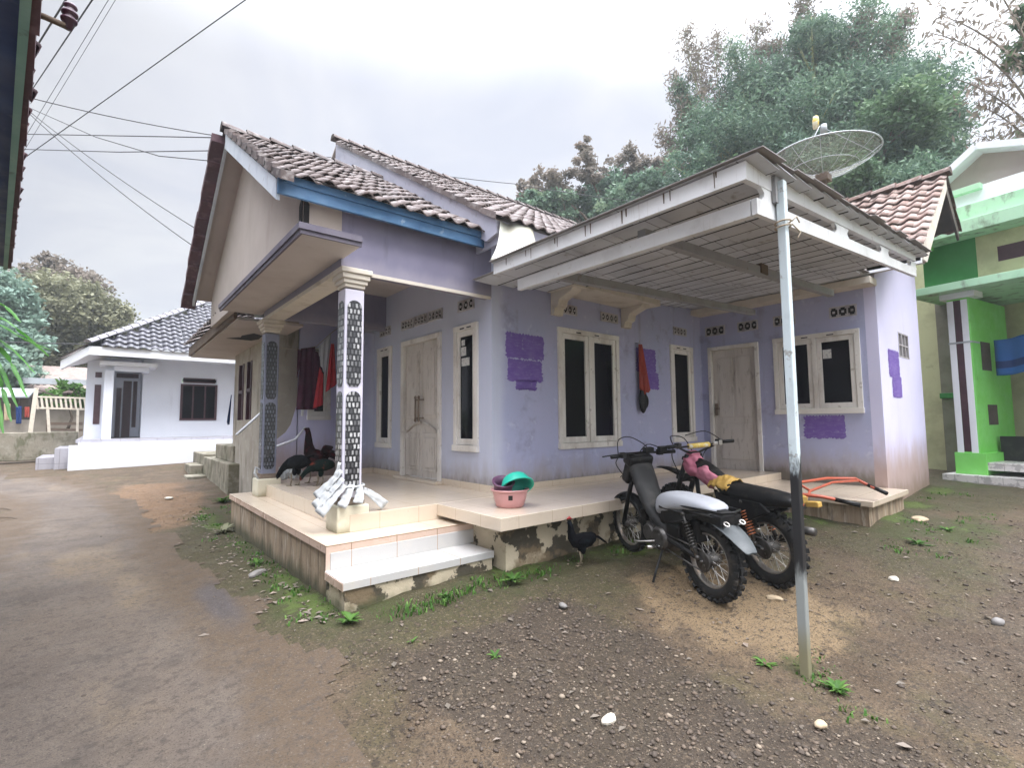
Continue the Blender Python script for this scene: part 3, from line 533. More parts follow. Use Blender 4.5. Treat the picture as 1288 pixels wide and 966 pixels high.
# annex roof over the right wing: ridge runs along y
AS = (5.0-3.56)/(9.74-7.93)
rf = MB(); av = Vector((9.74-7.9, 0, 5.03-3.55)); tiles(rf, (7.88, 1.38, 3.55), (0, 1, 0), av, 4.6, av.length+.04, tu=.19, tv=.225)
av2 = Vector((9.74-10.55, 0, 5.03-4.385)); tiles(rf, (10.55, 1.38, 4.385), (0, 1, 0), av2, 4.6, av2.length+.04, tu=.19, tv=.225)
ridge_caps(rf, (9.74, 1.36, 5.06), (9.74, 6, 5.06), .1, .33); rf.build('annex_roof', 'clay_pale', H)
b = MB(); slab_roof(b, (7.9, 1.42, 3.54), (7.9, 6, 3.54), (9.74, 6, 5.02), (9.74, 1.42, 5.02), .03); slab_roof(b, (9.74, 1.42, 5.02), (9.74, 6, 5.02), (10.5, 6, 4.41), (10.5, 1.42, 4.41), .03); b.build('annex_roof_lining', 'hut_dark', H)
b = MB(); b.prism([(7.88, 1.40, 3.36), (7.88, 1.40, 3.53), (9.74, 1.40, 5.0), (9.74, 1.40, 4.84), (8.05, 1.40, 3.36)], (0, .03, 0)); b.build('annex_bargeboard', 'cream_trim', H)
b = MB(); b.prism([(9.74, 1.41, 4.78), (9.74, 1.41, 5.0), (10.5, 1.41, 4.39), (10.5, 1.41, 4.22)], (0, .03, 0)); b.build('annex_bargeboard', 'hut_dark', H)
b = MB(); b.box(7.86, 7.89, 1.42, YB, 3.32, 3.54); b.build('annex_fascia', 'white_trim', H); b = MB(); b.box(7.2, 7.86, 2.0, YB, 3.36, 3.40); b.box(7.86, 8.08, 1.43, YB, 3.355, 3.40); b.build('annex_soffit', 'soffit', H)
b = MB(); b.box(7.78, XC, YD-.02, YB, 3.18, 3.27); b.build('wall_ledge', 'cream_trim', H)
# concrete hood with corbels over the side window
b = MB(); b.box(4.36, 6.2, 4.1, YB, 3.03, 3.12); b.build('window_hood', 'cream_trim', H, bevel=.008)
for x0 in (4.42, 5.86):
    b = MB(); pr = [(YB, 2.74), (YB-.06, 2.74), (YB-.075, 2.82), (YB-.13, 2.84), (YB-.15, 2.92), (YB-.26, 2.96), (YB-.36, 2.99), (YB-.4, 3.03), (YB, 3.03)]
    b.prism([(x0, y, z) for y, z in pr], (.17, 0, 0)); b.build('corbel', 'cream_trim', H, bevel=.006)
# windows
def window(ax, c, u0, u1, z0, z1, lights=1, stickers=()):
    def B(mb, a, bb, d0, d1, za, zb, mi=0):
        if ax == 'x': mb.box(c+d0, c+d1, a, bb, za, zb, mi)
        else: mb.box(a, bb, c+d0, c+d1, za, zb, mi)
    f = MB(); t = .055
    B(f, u0-.015, u1+.015, -.03, .09, z1-t, z1+.012); B(f, u0-.02, u1+.02, -.045, .09, z0-.02, z0+t)
    B(f, u0-.012, u0+t, -.028, .088, z0+t, z1-t); B(f, u1-t, u1+.012, -.028, .088, z0+t, z1-t)
    wd = (u1-u0)
    if lights == 2: B(f, (u0+u1)/2-.03, (u0+u1)/2+.03, -.026, .086, z0+t, z1-t)
    fo = f.build('window', 'frame', H, bevel=.004)
    n = lights; 
    for i in range(n):
        a = u0+t if i == 0 else (u0+u1)/2+.03; bb = u1-t if i == n-1 else (u0+u1)/2-.03
        s = MB(); k = .06 if wd > .6 else .045; zt = z1-t-.004; zb = z0+t+.004; a += .004; bb -= .004
        B(s, a, a+k, -.012, .03, zb, zt); B(s, bb-k, bb, -.012, .03, zb, zt); B(s, a+k, bb-k, -.012, .03, zt-.07, zt); B(s, a+k, bb-k, -.012, .03, zb, zb+.075)
        so = s.build('sash', 'frame', fo, bevel=.004)
        g = MB(); B(g, a+k, bb-k, .012, .016, zb+.075, zt-.07); g.build('pane', 'glass', fo)
    sl = MB()
    for q in (.3, .6): B(sl, u0+wd*q-.04, u0+wd*q+.05, -.034, -.03, z1-.04, z1-.025)
    sl.build('vent_slot', 'dark', fo)
    for (a, bb, za, zb) in stickers:
        k = MB(); B(k, a, bb, .007, .0115, za, zb); k.build('sticker', 'sticker', fo)
    return fo
window('x', XA, 7.14, 7.63, 1.0, 2.56)
window('x', XA, 4.83, 5.33, 1.03, 2.57, 1, [(5.13, 5.20, 2.33, 2.4), (5.10, 5.21, 2.2, 2.31), (5.03, 5.2, 2.07, 2.17)])
window('y', YB, 4.54, 5.76, 1.03, 2.59, 2)
window('y', YB, 7.11, 7.76, 1.04, 2.6)
window('x', XC, 2.2, 3.33, 1.47, 2.62, 2, [(2.55, 2.66, 2.25, 2.38)])
window('y', 9.0, 2.78, 3.15, 1.45, 2.7)
f = MB(); f.box(9.08, 9.6, YD+.03, YD+.05, 2.28, 2.66)
fo = f.build('bathroom_vent', 'dark', H); s = MB()
for i in range(4): s.box(9.06+.177*i, 9.09+.177*i, YD-.005, YD+.03, 2.28, 2.66)
for i in range(3): s.box(9.09, 9.59, YD-.003, YD+.028, 2.28+.18*i, 2.30+.18*i)
s.build('grille', 'vent', fo)
# doors
def front_door():
    f = MB(); f.box(XA-.03, XA+.09, 6.72, 6.79, .58, 2.58); f.box(XA-.03, XA+.09, 5.66, 5.73, .58, 2.58); f.box(XA-.03, XA+.09, 5.73, 6.72, 2.51, 2.58); f.build('door_frame', 'frame', H, bevel=.005)
    f = MB(); f.box(XA-.12, XA+.1, 5.62, 6.83, .561, .60); f.build('door_sill', 'cream_tile', H, bevel=.005)
    for (a, bb, sg) in ((5.735, 6.218, 1), (6.224, 6.717, -1)):
        d = MB(); d.box(XA+.02, XA+.06, a, bb, .605, 2.505)
        for (z0, z1) in ((.7, 1.22), (1.42, 2.4)):
            d.box(XA+.008, XA+.02, a+.07, bb-.07, z0, z1)
            d.box(XA-.004, XA+.008, a+.11, bb-.11, z0+.05, z1-.06)
        lf = d.build('door', 'door', H, bevel=.012)
        cen = 6.221; ar = MB(); ya, yb_ = (a+.07, bb-.03) if sg > 0 else (a+.03, bb-.07)
        pts = [(XA+.005, ya+(yb_-ya)*t, 1.24+.13*(math.sin(t*PI/2) if sg > 0 else math.cos(t*PI/2))) for t in [i/8 for i in range(9)]]
        ar.tube(pts, .02, 6); ar.build('moulding', 'door', lf)
        h = MB(); hy = bb-.045 if sg > 0 else a+.045
        h.tube([(XA-.06, hy, 1.40), (XA-.06, hy, 1.72)], .013, 8); h.tube([(XA+.02, hy, 1.43), (XA-.06, hy, 1.43)], .01, 6); h.tube([(XA+.02, hy, 1.69), (XA-.06, hy, 1.69)], .01, 6)
        h.ell((XA-.06, hy, 1.4), (.02, .02, .025)); h.ell((XA-.06, hy, 1.72), (.02, .02, .025)); h.build('handle', 'brown_stone', lf)
front_door()
f = MB(); f.box(XC-.03, XC+.09, 4.37, 4.43, .5, 2.62); f.box(XC-.03, XC+.09, 3.57, 3.63, .5, 2.62); f.box(XC-.03, XC+.09, 3.63, 4.37, 2.56, 2.62); f.build('door_frame', 'frame', H, bevel=.005)
d = MB(); d.box(XC+.03, XC+.07, 3.635, 4.365, .52, 2.555)
for (a, bb, z0, z1) in ((3.73, 3.98, 1.42, 2.42), (4.03, 4.27, 1.42, 2.42), (3.73, 4.27, .72, 1.3)): d.box(XC+.018, XC+.031, a, bb, z0, z1)
lf = d.build('door', 'door', H, bevel=.012); h = MB(); h.box(XC+.005, XC+.018, 4.30, 4.345, 1.45, 1.65); h.tube([(XC+.01, 4.32, 1.57), (XC-.04, 4.32, 1.57), (XC-.045, 4.24, 1.565)], .01, 6); h.build('handle', 'brown_stone', lf)
d = MB(); d.box(XC-.3, XC+.1, 3.55, 4.36, .44, .51); d.build('door_sill', 'white_trim', H, bevel=.006)
# vent blocks
def vent(ax, c, u0, u1, z0, z1):
    def B(mb, a, bb, d0, d1, za, zb):
        if ax == 'x': mb.box(c+d0, c+d1, a, bb, za, zb, 0)
        else: mb.box(a, bb, c+d0, c+d1, za, zb, 0)
    v = MB(); t = .018; B(v, u0, u1, -.022, -.001, z1-t, z1); B(v, u0, u1, -.022, -.001, z0, z0+t); B(v, u0, u0+t, -.021, -.001, z0+t, z1-t); B(v, u1-t, u1, -.021, -.001, z0+t, z1-t)
    k = max(2, round((u1-u0)/.1)); st = (u1-u0)/k
    for i in range(1, k): B(v, u0+st*i-.008, u0+st*i+.008, -.019, -.001, z0+t, z1-t)
    zc = (z0+z1)/2
    for i in range(k):
        uc = u0+st*(i+.5); r = min(st, z1-z0)*.13; B(v, uc-r, uc+r, -.018, -.001, zc-r, zc+r)
        for su in (-1, 1):
            for sz in (-1, 1): B(v, uc+su*(st*.5-.02)-.008, uc+su*(st*.5-.02)+.008, -.017, -.001, zc+sz*((z1-z0)/2-.032)-.009, zc+sz*((z1-z0)/2-.032)+.009)
    o = v.build('vent_block', 'vent', H); g = MB(); B(g, u0+.004, u1-.004, -.006, -.002, z0+.004, z1-.004); g.build('opening', 'dark', o)
for u0, u1 in ((4.9, 5.25), (5.64, 6.0), (6.04, 6.4), (6.44, 6.8), (7.18, 7.56)): vent('x', XA, u0, u1, 2.76, 2.9)
for u0, u1 in ((4.55, 4.9), (5.4, 5.77), (7.22, 7.6)): vent('y', YB, u0, u1, 2.79, 2.92)
for u0, u1 in ((4.11, 4.46), (3.56, 3.89), (3.0, 3.32), (2.2, 2.54)): vent('x', XC, u0, u1, 2.82, 2.98)
# violet test patches
def patch(fn, rects):
    p = MB(); p_ = []
    for (a, b_, z0, z1) in rects:
        n = 40; top = []; bot = []
        for i in range(n+1):
            t = i/n; e = .012*random.random()+.016*math.sin(i*.9)**2; u = a+(b_-a)*t
            top.append(fn(u, z1-e-(.008 if i % 3 else 0))); bot.append(fn(u, z0+.028*random.random()))
        lf = [fn(a-.025*random.random()-.02*math.sin(j*1.7)**2, z0+(z1-z0)*(.93-.86*j/15)) for j in range(16)]; rt = [fn(b_+.03*random.random()+.02*math.sin(j*1.3)**2, z0+(z1-z0)*(.07+.86*j/15)) for j in range(16)]
        poly = top[::-1] + lf + bot + rt; p_.append((a, b_))
        c = len(p.v); vs = poly; cen = Vector((0, 0, 0))
        for q in vs: cen += Vector(q)/len(vs)
        p.add([cen]+vs, [(0, 1+i, 1+(i+1) % len(vs)) for i in range(len(vs))])
    p.build('paint_patch', 'purple', H)
fy = lambda u, z: (u, YB-.003-.0004*random.random()*0, z); fx = lambda u, z: (XC-.003, u, z); fd = lambda u, z: (u, YD-.003, z)
patch(fy, [(3.69, 4.26, 2.12, 2.46)]); patch(lambda u, z: (u, YB-.0045, z), [(3.72, 4.23, 1.84, 2.14), (3.84, 4.13, 1.74, 1.9)])
patch(fy, [(6.22, 6.68, 2.1, 2.5)]); patch(lambda u, z: (u, YB-.0045, z), [(6.3, 6.74, 1.84, 2.14)])
patch(fx, [(2.45, 2.93, 1.08, 1.44)]); patch(fd, [(8.5, 9.0, 1.95, 2.37)]); patch(lambda u, z: (u, YD-.0045, z), [(8.62, 9.05, 1.66, 2.0)])
# porch floor, steps, terrace
b = MB(); b.box(1.42, 2.8, 4.02, 7.82, -.25, .35); b.build('porch_plinth', 'plinth', H)
b = MB(); b.box(1.40, 2.82, 4.0, 7.83, .352, .409); b.box(1.40, 1.43, 4.0, 4.02, .2, .352); b.build('porch_ledge', 'cream_tile', H, bevel=.004)
b = MB(); b.box(1.396, 1.40, 3.998, 7.83, .345, .405); b.box(1.398, 2.8, 3.996, 4.0, .345, .405); b.box(1.396, 1.43, 3.996, 4.0, .2, .345); b.build('ledge_edge_tile', 'pink_tile', H)
b = MB(); b.box(1.72, XA, 4.34, 7.8, .409, .561); b.build('porch_floor', 'cream_tile', H, bevel=.004)
b = MB(); b.box(1.43, 2.8, 3.99, 4.018, .215, .345); b.box(1.39, 2.76, 3.615, 4.0, .155, .215); b.build('step', 'white_tile', H, bevel=.003)
b = MB(); b.box(1.386, 1.39, 3.613, 3.99, .153, .208); b.build('step_edge_tile', 'pink_tile', H)
b = MB(); b.box(1.41, 2.75, 3.635, 4.02, -.25, .155); b.build('step_base', 'mossy', H)
b = MB(); b.box(2.6, 8.08, 3.315, 4.335, .45, .561); b.box(XA, 8.08, 4.335, YB, .45, .561); b.build('terrace', 'cream_tile', H, bevel=.004)
b = MB(); b.box(2.8, 8.0, 3.5, YB, -.2, .45); b.build('terrace_base', 'mossy', H)
b = MB(); b.box(6.6, XC, 1.76, 3.315, .39, .452); b.build('wing_terrace', 'cream_tile', H, bevel=.004)
b = MB(); b.box(6.66, XC, 1.82, 3.5, -.1, .39); b.build('wing_terrace_base', 'plinth', H)
b = MB(); b.box(XA-.012, XA, YB, 5.64, .561, .64); b.box(XA-.012, XA, 6.81, 7.79, .561, .64); b.box(2.95, XA-.012, 7.778, 7.79, .561, .64); b.box(XA-.012, XC, YB-.012, YB, .561, .63); b.build('skirting', 'cream_tile', H)
# porch columns
def column(cx, cy, foot, paint='col_paint', mos='mosaic'):
    c = MB(); c.box(cx-.09, cx+.09, cy-.09, cy+.09, .70, 2.6); co = c.build('column', paint, H, bevel=.006)
    b = MB(); b.box(cx-.145, cx+.145, cy-.145, cy+.145, .405, .637); b.build('column_block', 'block', co, bevel=.012)
    b = MB(); b.box(cx-.115, cx+.115, cy-.115, cy+.115, .637, .675); b.box(cx-.102, cx+.102, cy-.102, cy+.102, .675, .70); b.build('column_foot', foot, co, bevel=.008)
    b = MB()
    for k, (z0, z1) in enumerate(((2.615, 2.65), (2.65, 2.69), (2.69, 2.74), (2.74, 2.789))):
        e = .098+.017*k; b.box(cx-e, cx+e, cy-e, cy+e, z0, z1)
    b.build('capital', 'cream_trim', co, bevel=.008)
    for (z0, z1) in ((1.70, 2.50), (.76, 1.66)):
        prof = [(.068, z0+.045), (.068, z1-.07)] + [(.068*math.cos(t), z1-.07+.068*math.sin(t)) for t in [PI*i/8 for i in range(1, 8)]] + [(-.068, z1-.07), (-.068, z0+.045), (-.04, z0), (.04, z0)]
        p = MB()
        p.prism([(cx-.09, cy+u, z) for u, z in prof], (-.006, 0, 0)); p.prism([(cx+u, cy-.09, z) for u, z in prof], (0, -.006, 0))
        p.prism([(cx+.09, cy+u, z) for u, z in prof], (.006, 0, 0)); p.prism([(cx+u, cy+.09, z) for u, z in prof], (0, .006, 0)); p.build('mosaic_panel', mos, co)
column(1.755, 4.49, 'brown_stone'); column(1.755, 7.37, 'brown_stone', 'col_shaded', 'mosaic_shaded')

# ================================================================== CARPORT
CP_ = thing('carport', 'flat carport roof of grey boards on white steel truss and one chipped pole', 'carport', (3.42, 1.31, -.2))
def cz(x): return 2.93+(x-2.95)*.075
b = MB(); b.prism([(2.95, 1.33, 2.825), (2.95, 3.85, 2.835), (2.95, 3.85, 2.945), (2.95, 1.33, 2.94)], (.03, 0, 0))
for k in range(13):
    y = 1.5+(k//2)*.36+(k % 2)*.035+random.uniform(-.02, .02); h = random.uniform(.04, .11); ww = random.uniform(.008, .016)
    b.prism([(2.948, y, 2.945), (2.948, y+ww, 2.945), (2.948, y+ww*.7, 2.945-h), (2.948, y+ww*.2, 2.945-h)], (-.0015, 0, 0), 1)
b.build('fascia', ['white_metal', 'rust_brown'], CP_)
b = MB(); b.prism([(2.98, 1.335, cz(2.98)-.1), (2.98, 1.335, cz(2.98)+.01), (7.1, 1.335, cz(7.1)+.01), (7.1, 1.335, cz(7.1)-.08)], (0, .04, 0))
b.prism([(3.1, 1.337, 2.65), (3.1, 1.337, 2.755), (7.1, 1.337, 3.075), (7.1, 1.337, 2.985)], (0, .036, 0))
def lowz(x): return 2.755+(x-3.1)*.08
for (x0, x1) in ((3.22, 3.5), (4.54, 4.79), (5.77, 6.0), (6.9, 7.1)):
    e = .05; L = lambda x: lowz(x)-.003; T = lambda x: cz(x)-.095
    b.prism([(x0-e, 1.34, L(x0-e)), (x0-.01, 1.34, L(x0)+.03), (x0, 1.34, L(x0)+.06), (x0, 1.34, T(x0)-.04), (x0-e, 1.34, T(x0-e)), (x1+e, 1.34, T(x1+e)), (x1, 1.34, T(x1)-.04), (x1, 1.34, L(x1)+.06), (x1+.01, 1.34, L(x1)+.03), (x1+e, 1.34, L(x1+e))], (0, .03, 0))
b.build('front_truss', 'white_metal', CP_, bevel=.003)
b = MB(); b.prism([(3.1, 1.38, 2.65), (3.1, 3.66, 2.66), (3.1, 3.66, 2.765), (3.1, 1.38, 2.755)], (.05, 0, 0)); b.build('side_beam', 'white_metal', CP_)
for y, dz in ((3.2, 0), (2.2, .07)):
    b = MB(); b.prism([(3.15, y, 2.69+dz), (3.15, y, 2.77+dz), (7.2, y, 2.96+dz), (7.2, y, 2.88+dz)], (0, .07, 0)); b.build('cross_beam', 'grey_metal', CP_)
b = MB(); b.box(5.1, 5.25, 2.185, 2.28, 2.86, 2.96); b.build('beam_clamp', 'rust_brown', CP_)
b = MB(); t = MB()
xs = [2.935+.27*i for i in range(20)]
for i in range(19):
    x0 = xs[i]; x1 = x0+.3; y1 = 3.87 if x1 < 3.5 else 4.54; yn = 1.25 if x1 < 7.45 else 2.0; za = cz(x0)+.026; zb = cz(x1)+.026-.03; rr_ = random.random()
    k = 7
    for j in range(k):
        ya = yn+(y1-yn)*j/k; yb_ = yn+(y1-yn)*(j+1)/k-.006
        dz_ = random.uniform(-.004, .004); b.hexa([(x0, ya, za-.004+dz_), (x1, ya, zb-.004+dz_), (x1, yb_, zb-.004), (x0, yb_, za-.004)], [(x0, ya, za), (x1, ya, zb), (x1, yb_, zb), (x0, yb_, za)])
    o_ = random.uniform(-.02, .02); zb2 = cz(x1)+.029; t.hexa([(x0-.03, yn-.03+o_, za+.004), (x1, yn-.03+o_, zb2), (x1, y1, zb2), (x0-.03, y1, za+.004)], [(x0-.03, yn-.03+o_, za+.010), (x1, yn-.03+o_, zb2+.005), (x1, y1, zb2+.005), (x0-.03, y1, za+.010)])
b.build('ceiling_boards', 'sheet', CP_); t.build('roof_sheet', 'sheet_top', CP_)
b = MB()
for i in range(1, 19):
    if xs[i] < 7.3: w_ = .008 if i % 2 else .016; b.box(xs[i]+.0305, xs[i]+.0305+w_, 1.27, 3.86 if xs[i] < 3.4 else 4.5, cz(xs[i])-.008, cz(xs[i])+.018)
b.build('ceiling_seam_shadow', 'dark', CP_)  # dark strips draw the seams and the shadow lines under the laps
b = MB(); b.box(3.352, 3.405, 1.274, 1.327, -.3, 2.93); b.build('pole', 'pole', CP_, bevel=.006)
b = MB()
for k in range(2): b.torus((3.378, 1.30, 2.62+.03*k), (.1*k-.1, .1, 1), .047, .006, 16, 6)
b.tube([(3.42, 1.26, 2.64), (3.5, 1.24, 2.6), (3.45, 1.24, 2.55)], .005, 6); b.tube([(3.42, 1.26, 2.66), (3.47, 1.25, 2.7), (3.49, 1.24, 2.66)], .005, 6); b.build('rope', 'rope', CP_)
b = MB(); b.box(3.32, 3.43, 1.31, 1.335, 2.78, 2.96); b.build('pole_bracket', 'grey_metal', CP_)

# tarp wedged between the roofs
t = MB()
def tf(u, v):
    a = Vector((3.22, 4.08, 3.53)).lerp(Vector((3.66, 4.04, 3.54)), u); c = Vector((2.93, 3.88, 2.99)).lerp(Vector((3.62, 3.72, 3.06)), u)
    p = a.lerp(c, v); p.z -= .1*math.sin(PI*v)*(.3+.7*u); p.x += .03*math.sin(9*u+3*v); p.y += .03*math.sin(7*u); return p
t.grid(tf, 14, 10); tag(t.build('tarp', 'tarp', solid=.004), 'off-white plastic tarp hanging between the tiled eave and the carport roof', 'tarp')
# ================================================================== MOTORBIKES (local frame: x forward, y left, z up, origin under the rear wheel)
def wheel(root, x, z, R, wid, knobby, name='wheel'):
    ry = R*.5
    g = MB(); tr = wid/2
    g.torus((x, 0, z), (0, 1, 0), R-tr, tr, 40, 12, 0, tr*.95)
    n = 30 if knobby else 44
    for i in range(n):
        a = 2*PI*i/n
        for (off, sh) in (((-.6, .0), (0, .5), (.6, .0)) if knobby else ((-.3, 0), (.3, .5))):
            t = a+sh*2*PI/n; rr = (R - tr + tr*math.cos(off*1.1))*1.0; c = Vector((x+math.cos(t)*rr, off*tr*1.25, z+math.sin(t)*rr))
            g.obox(c, (.03 if knobby else .012, (.032 if knobby else .02), .034 if knobby else .016), Matrix.Rotation(-t, 3, 'Y') @ Matrix.Rotation(-off*.9, 3, 'Z'))
    ty = g.build('tyre', 'rubber', None, world=False)
    h = MB(); h.torus((x, 0, z), (0, 1, 0), R-wid*.95, .014, 40, 8, 0, wid*.32); hub = h.build(name, 'rim', root, world=False)
    ty.parent = hub
    b = MB(); b.lathe([(.0, -.075), (.035, -.075), (.055, -.04), (.05, 0), (.055, .04), (.035, .075), (0, .075)], (x, 0, z), (0, 1, 0), 18); b.tube([(x, -.11, z), (x, .11, z)], .011, 8)
    b.build('hub', 'engine', hub, world=False)
    b = MB(); Rr = R-wid*.95
    for i in range(32):
        a = 2*PI*i/32; sd = 1 if i % 2 else -1; a2 = a + (.5 if (i//2) % 2 else -.5)
        b.tube([(x+.045*math.cos(a2), .035*sd, z+.045*math.sin(a2)), (x+Rr*math.cos(a), .006*sd, z+Rr*math.sin(a))], .0026, 4, caps=False)
    b.build('spokes', 'steel', hub, world=False)
    return hub
def handlebar(root, c, w, rise, back, bar_m, pad=None):
    c = Vector(c)
    pts = [c+Vector((-back, -w/2, rise)), c+Vector((-back*.6, -w*.34, rise*.92)), c+Vector((0, -w*.14, .02)), c+Vector((0, -.05, 0)), c+Vector((0, .05, 0)), c+Vector((0, w*.14, .02)), c+Vector((-back*.6, w*.34, rise*.92)), c+Vector((-back, w/2, rise))]
    b = MB(); b.tube(pts, .012, 8); hb = b.build('handlebar', bar_m, root, world=False)
    for s in (-1, 1):
        e = c+Vector((-back, s*w/2, rise)); i = c+Vector((-back*.75, s*(w/2-.12), rise*.97)); g = MB(); g.tube([i, e], [.018, .019], 10); g.build('grip', 'black', hb, world=False)
        g = MB(); g.obox(i+Vector((.02, -s*.03, .0)), (.05, .05, .05)); g.tube([i+Vector((.02, -s*.02, .01)), i+Vector((.07, s*.05, .0)), i+Vector((.06, s*.17, -.005))], [.008, .007, .006], 6); g.build('lever', 'dark_grey', hb, world=False)
    if pad:
        p0 = c+Vector((-back*.55, -w*.26, rise*.8)); p1 = c+Vector((-back*.55, w*.26, rise*.8)); g = MB(); g.tube([p0, p1], .01, 6); g.build('crossbar', bar_m, hb, world=False)
        g = MB(); g.tube([p0.lerp(p1, .2), p0.lerp(p1, .8)], .027, 10); g.build('bar_pad', pad, hb, world=False)
    return hb
def cable(root, pts, r=.005):
    b = MB(); P = [Vector(p) for p in pts]; out = []
    for i in range(len(P)-1):
        for k in range(5):
            t = k/5; p0 = P[max(0, i-1)]; p1 = P[i]; p2 = P[i+1]; p3 = P[min(len(P)-1, i+2)]
            out.append(.5*((2*p1)+(p2-p0)*t+(2*p0-5*p1+4*p2-p3)*t*t+(3*p1-p0-3*p2+p3)*t**3))
    out.append(P[-1]); b.tube(out, r, 5); b.build('cable', 'black', root, world=False)
def spring(root, p, q, col, r=.028, turns=9):
    p, q = Vector(p), Vector(q); d = (q-p); L = d.length; e = d.normalized(); u = e.orthogonal().normalized(); v = e.cross(u); s = MB()
    s.tube([p+e*(L*.2+L*.62*t)+u*r*math.cos(2*PI*turns*t)+v*r*math.sin(2*PI*turns*t) for t in [i/90 for i in range(91)]], .0065, 5)
    so = s.build('spring', col, root, world=False); b = MB(); b.tube([p, p+e*L*.45], .017, 8); b.tube([p+e*L*.45, q], .011, 8); b.ell(p, (.022, .022, .022)); b.ell(q, (.022, .022, .022)); b.build('shock_absorber', 'engine', so, world=False)
def seat(root, stations, m):      # stations: (x, z_top, half width, thickness)
    s = MB(); n = 14; vs = []
    for (x, zt, hw, th) in stations:
        for j in range(n):
            a = 2*PI*j/n; cy = math.cos(a); sz = math.sin(a); cyy = math.copysign(abs(cy)**.6, cy); szz = math.copysign(abs(sz)**.6, sz); vs.append((x, hw*cyy*(1-.12*max(0, sz)), zt-th/2+th/2*szz))
    k = len(stations)
    s.add(vs, [(i*n+j, (i+1)*n+j, (i+1)*n+(j+1) % n, i*n+(j+1) % n) for i in range(k-1) for j in range(n)]+[tuple(range(n)), tuple(range(k*n-1, (k-1)*n-1, -1))], 0, True)
    return s.build('seat', m, root, world=False, sub=1)
def plate(root, name, rows, m, th=.006, world=False):    # rows of points across
    g = MB(); nr = len(rows); nc = len(rows[0]); g.add([p for r in rows for p in r], [(i*nc+j, i*nc+j+1, (i+1)*nc+j+1, (i+1)*nc+j) for i in range(nr-1) for j in range(nc-1)], 0, True)
    return g.build(name, m, root, world=False, solid=th, sub=1)
def bike_common(root, WB, Rr):
    e = MB(); e.obox((.58, 0, .33), (.3, .2, .2)); e.lathe([(.0, -.13), (.09, -.13), (.11, -.1), (.11, .1), (.09, .13), (0, .13)], (.52, 0, .33), (0, 1, 0), 20); e.lathe([(.0, -.12), (.07, -.12), (.08, -.1), (.08, .1), (.07, .12), (0, .12)], (.68, 0, .34), (0, 1, 0), 20)
    for i in range(6): e.obox((.78+i*.022, 0, .40+i*.006), (.008, .15-.008*i, .15), Matrix.Rotation(-.25, 3, 'Y'))
    e.obox((.8, 0, .4), (.16, .09, .09)); en = e.build('engine', 'engine', root, world=False, bevel=.008)
    f = MB()
    for s in (-1, 1):
        f.tube([(0, s*.085, Rr), (.2, s*.09, Rr+.03), (.45, s*.08, .36)], [.018, .024, .026], 8)
    f.build('swingarm', 'dark_grey', root, world=False)
    x = MB(); x.tube([(.82, -.06, .33), (.9, -.1, .22), (.75, -.14, .17), (.45, -.15, .2), (.3, -.16, .26), (-.12, -.17, .42)], [.018, .02, .02, .022, .034, .04], 10); x.build('exhaust', 'dark_grey', root, world=False)
    p = MB(); p.tube([(.5, -.2, .27), (.5, .2, .27)], .011, 8); p.tube([(.5, .14, .27), (.5, .25, .28)], .018, 8); p.tube([(.5, -.14, .27), (.5, -.25, .28)], .018, 8); p.tube([(.56, .13, .3), (.72, .17, .25), (.76, .21, .25)], .009, 6); p.tube([(.4, -.13, .33), (.3, -.17, .36), (.28, -.2, .36)], .01, 6); p.build('footpeg', 'steel', root, world=False)
    k = MB(); k.tube([(.48, .1, .26), (.42, .22, .1), (.40, .27, .0)], .011, 8); k.build('side_stand', 'dark_grey', root, world=False)
    c = MB(); c.lathe([(.0, -.006), (.075, -.006), (.085, 0), (.075, .006), (0, .006)], (0, .085, Rr), (0, 1, 0), 24)
    c.tube([(0, .085, Rr+.083), (.52, .1, .40)], .008, 6); c.tube([(0, .085, Rr-.083), (.52, .1, .27)], .008, 6); c.build('chain', 'engine', root, world=False)
def place_bike(root, rear, front, lean, WB):
    d = Vector(front)-Vector(rear); root.location = rear; yaw = math.atan2(d.y, d.x); pit = math.atan2(d.z, math.hypot(d.x, d.y))
    root.rotation_mode = 'QUATERNION'; root.rotation_quaternion = (Matrix.Rotation(yaw, 3, 'Z') @ Matrix.Rotation(-pit, 3, 'Y') @ Matrix.Rotation(lean, 3, 'X')).to_quaternion()
# --- stripped underbone
B1 = thing('motorcycle', 'stripped black step-through motorcycle with pale grey seat and knobby rear tyre', 'motorcycle', group='motorcycles parked by the terrace')
WB1 = 1.14; R1 = .31
wheel(B1, 0, R1, R1, .105, True); wheel(B1, WB1, .285, .285, .07, False)
bike_common(B1, WB1, R1)
f = MB()
f.tube([(.96, 0, .9), (.9, 0, .72), (.7, 0, .52), (.5, 0, .5), (.3, 0, .62), (-.12, 0, .7)], .026, 8); f.tube([(.5, 0, .5), (.5, .0, .3)], .024, 8)
for s in (-1, 1): f.tube([(.55, s*.06, .5), (.2, s*.1, .64), (-.15, s*.09, .7)], .014, 6)
f.build('frame', 'black', B1, world=False)
f = MB()
for s in (-1, 1): f.tube([(WB1, s*.075, .285), (WB1-.10, s*.075, .6), (WB1-.17, s*.06, .85)], [.021, .023, .02], 8)
f.obox((WB1-.14, 0, .74), (.07, .17, .04), Matrix.Rotation(-.3, 3, 'Y')); f.tube([(WB1-.14, 0, .72), (WB1-.21, 0, .97)], .022, 8); f.build('fork', 'black', B1, world=False)
rows = []
for i in range(9):
    a = rad(160-i*16); rows.append([(WB1+.305*math.cos(a)+.0, y, .285+.315*math.sin(a)-abs(y)*.35) for y in (-.055, -.03, 0, .03, .055)])
plate(B1, 'front_fender', rows, 'black')
rows = []
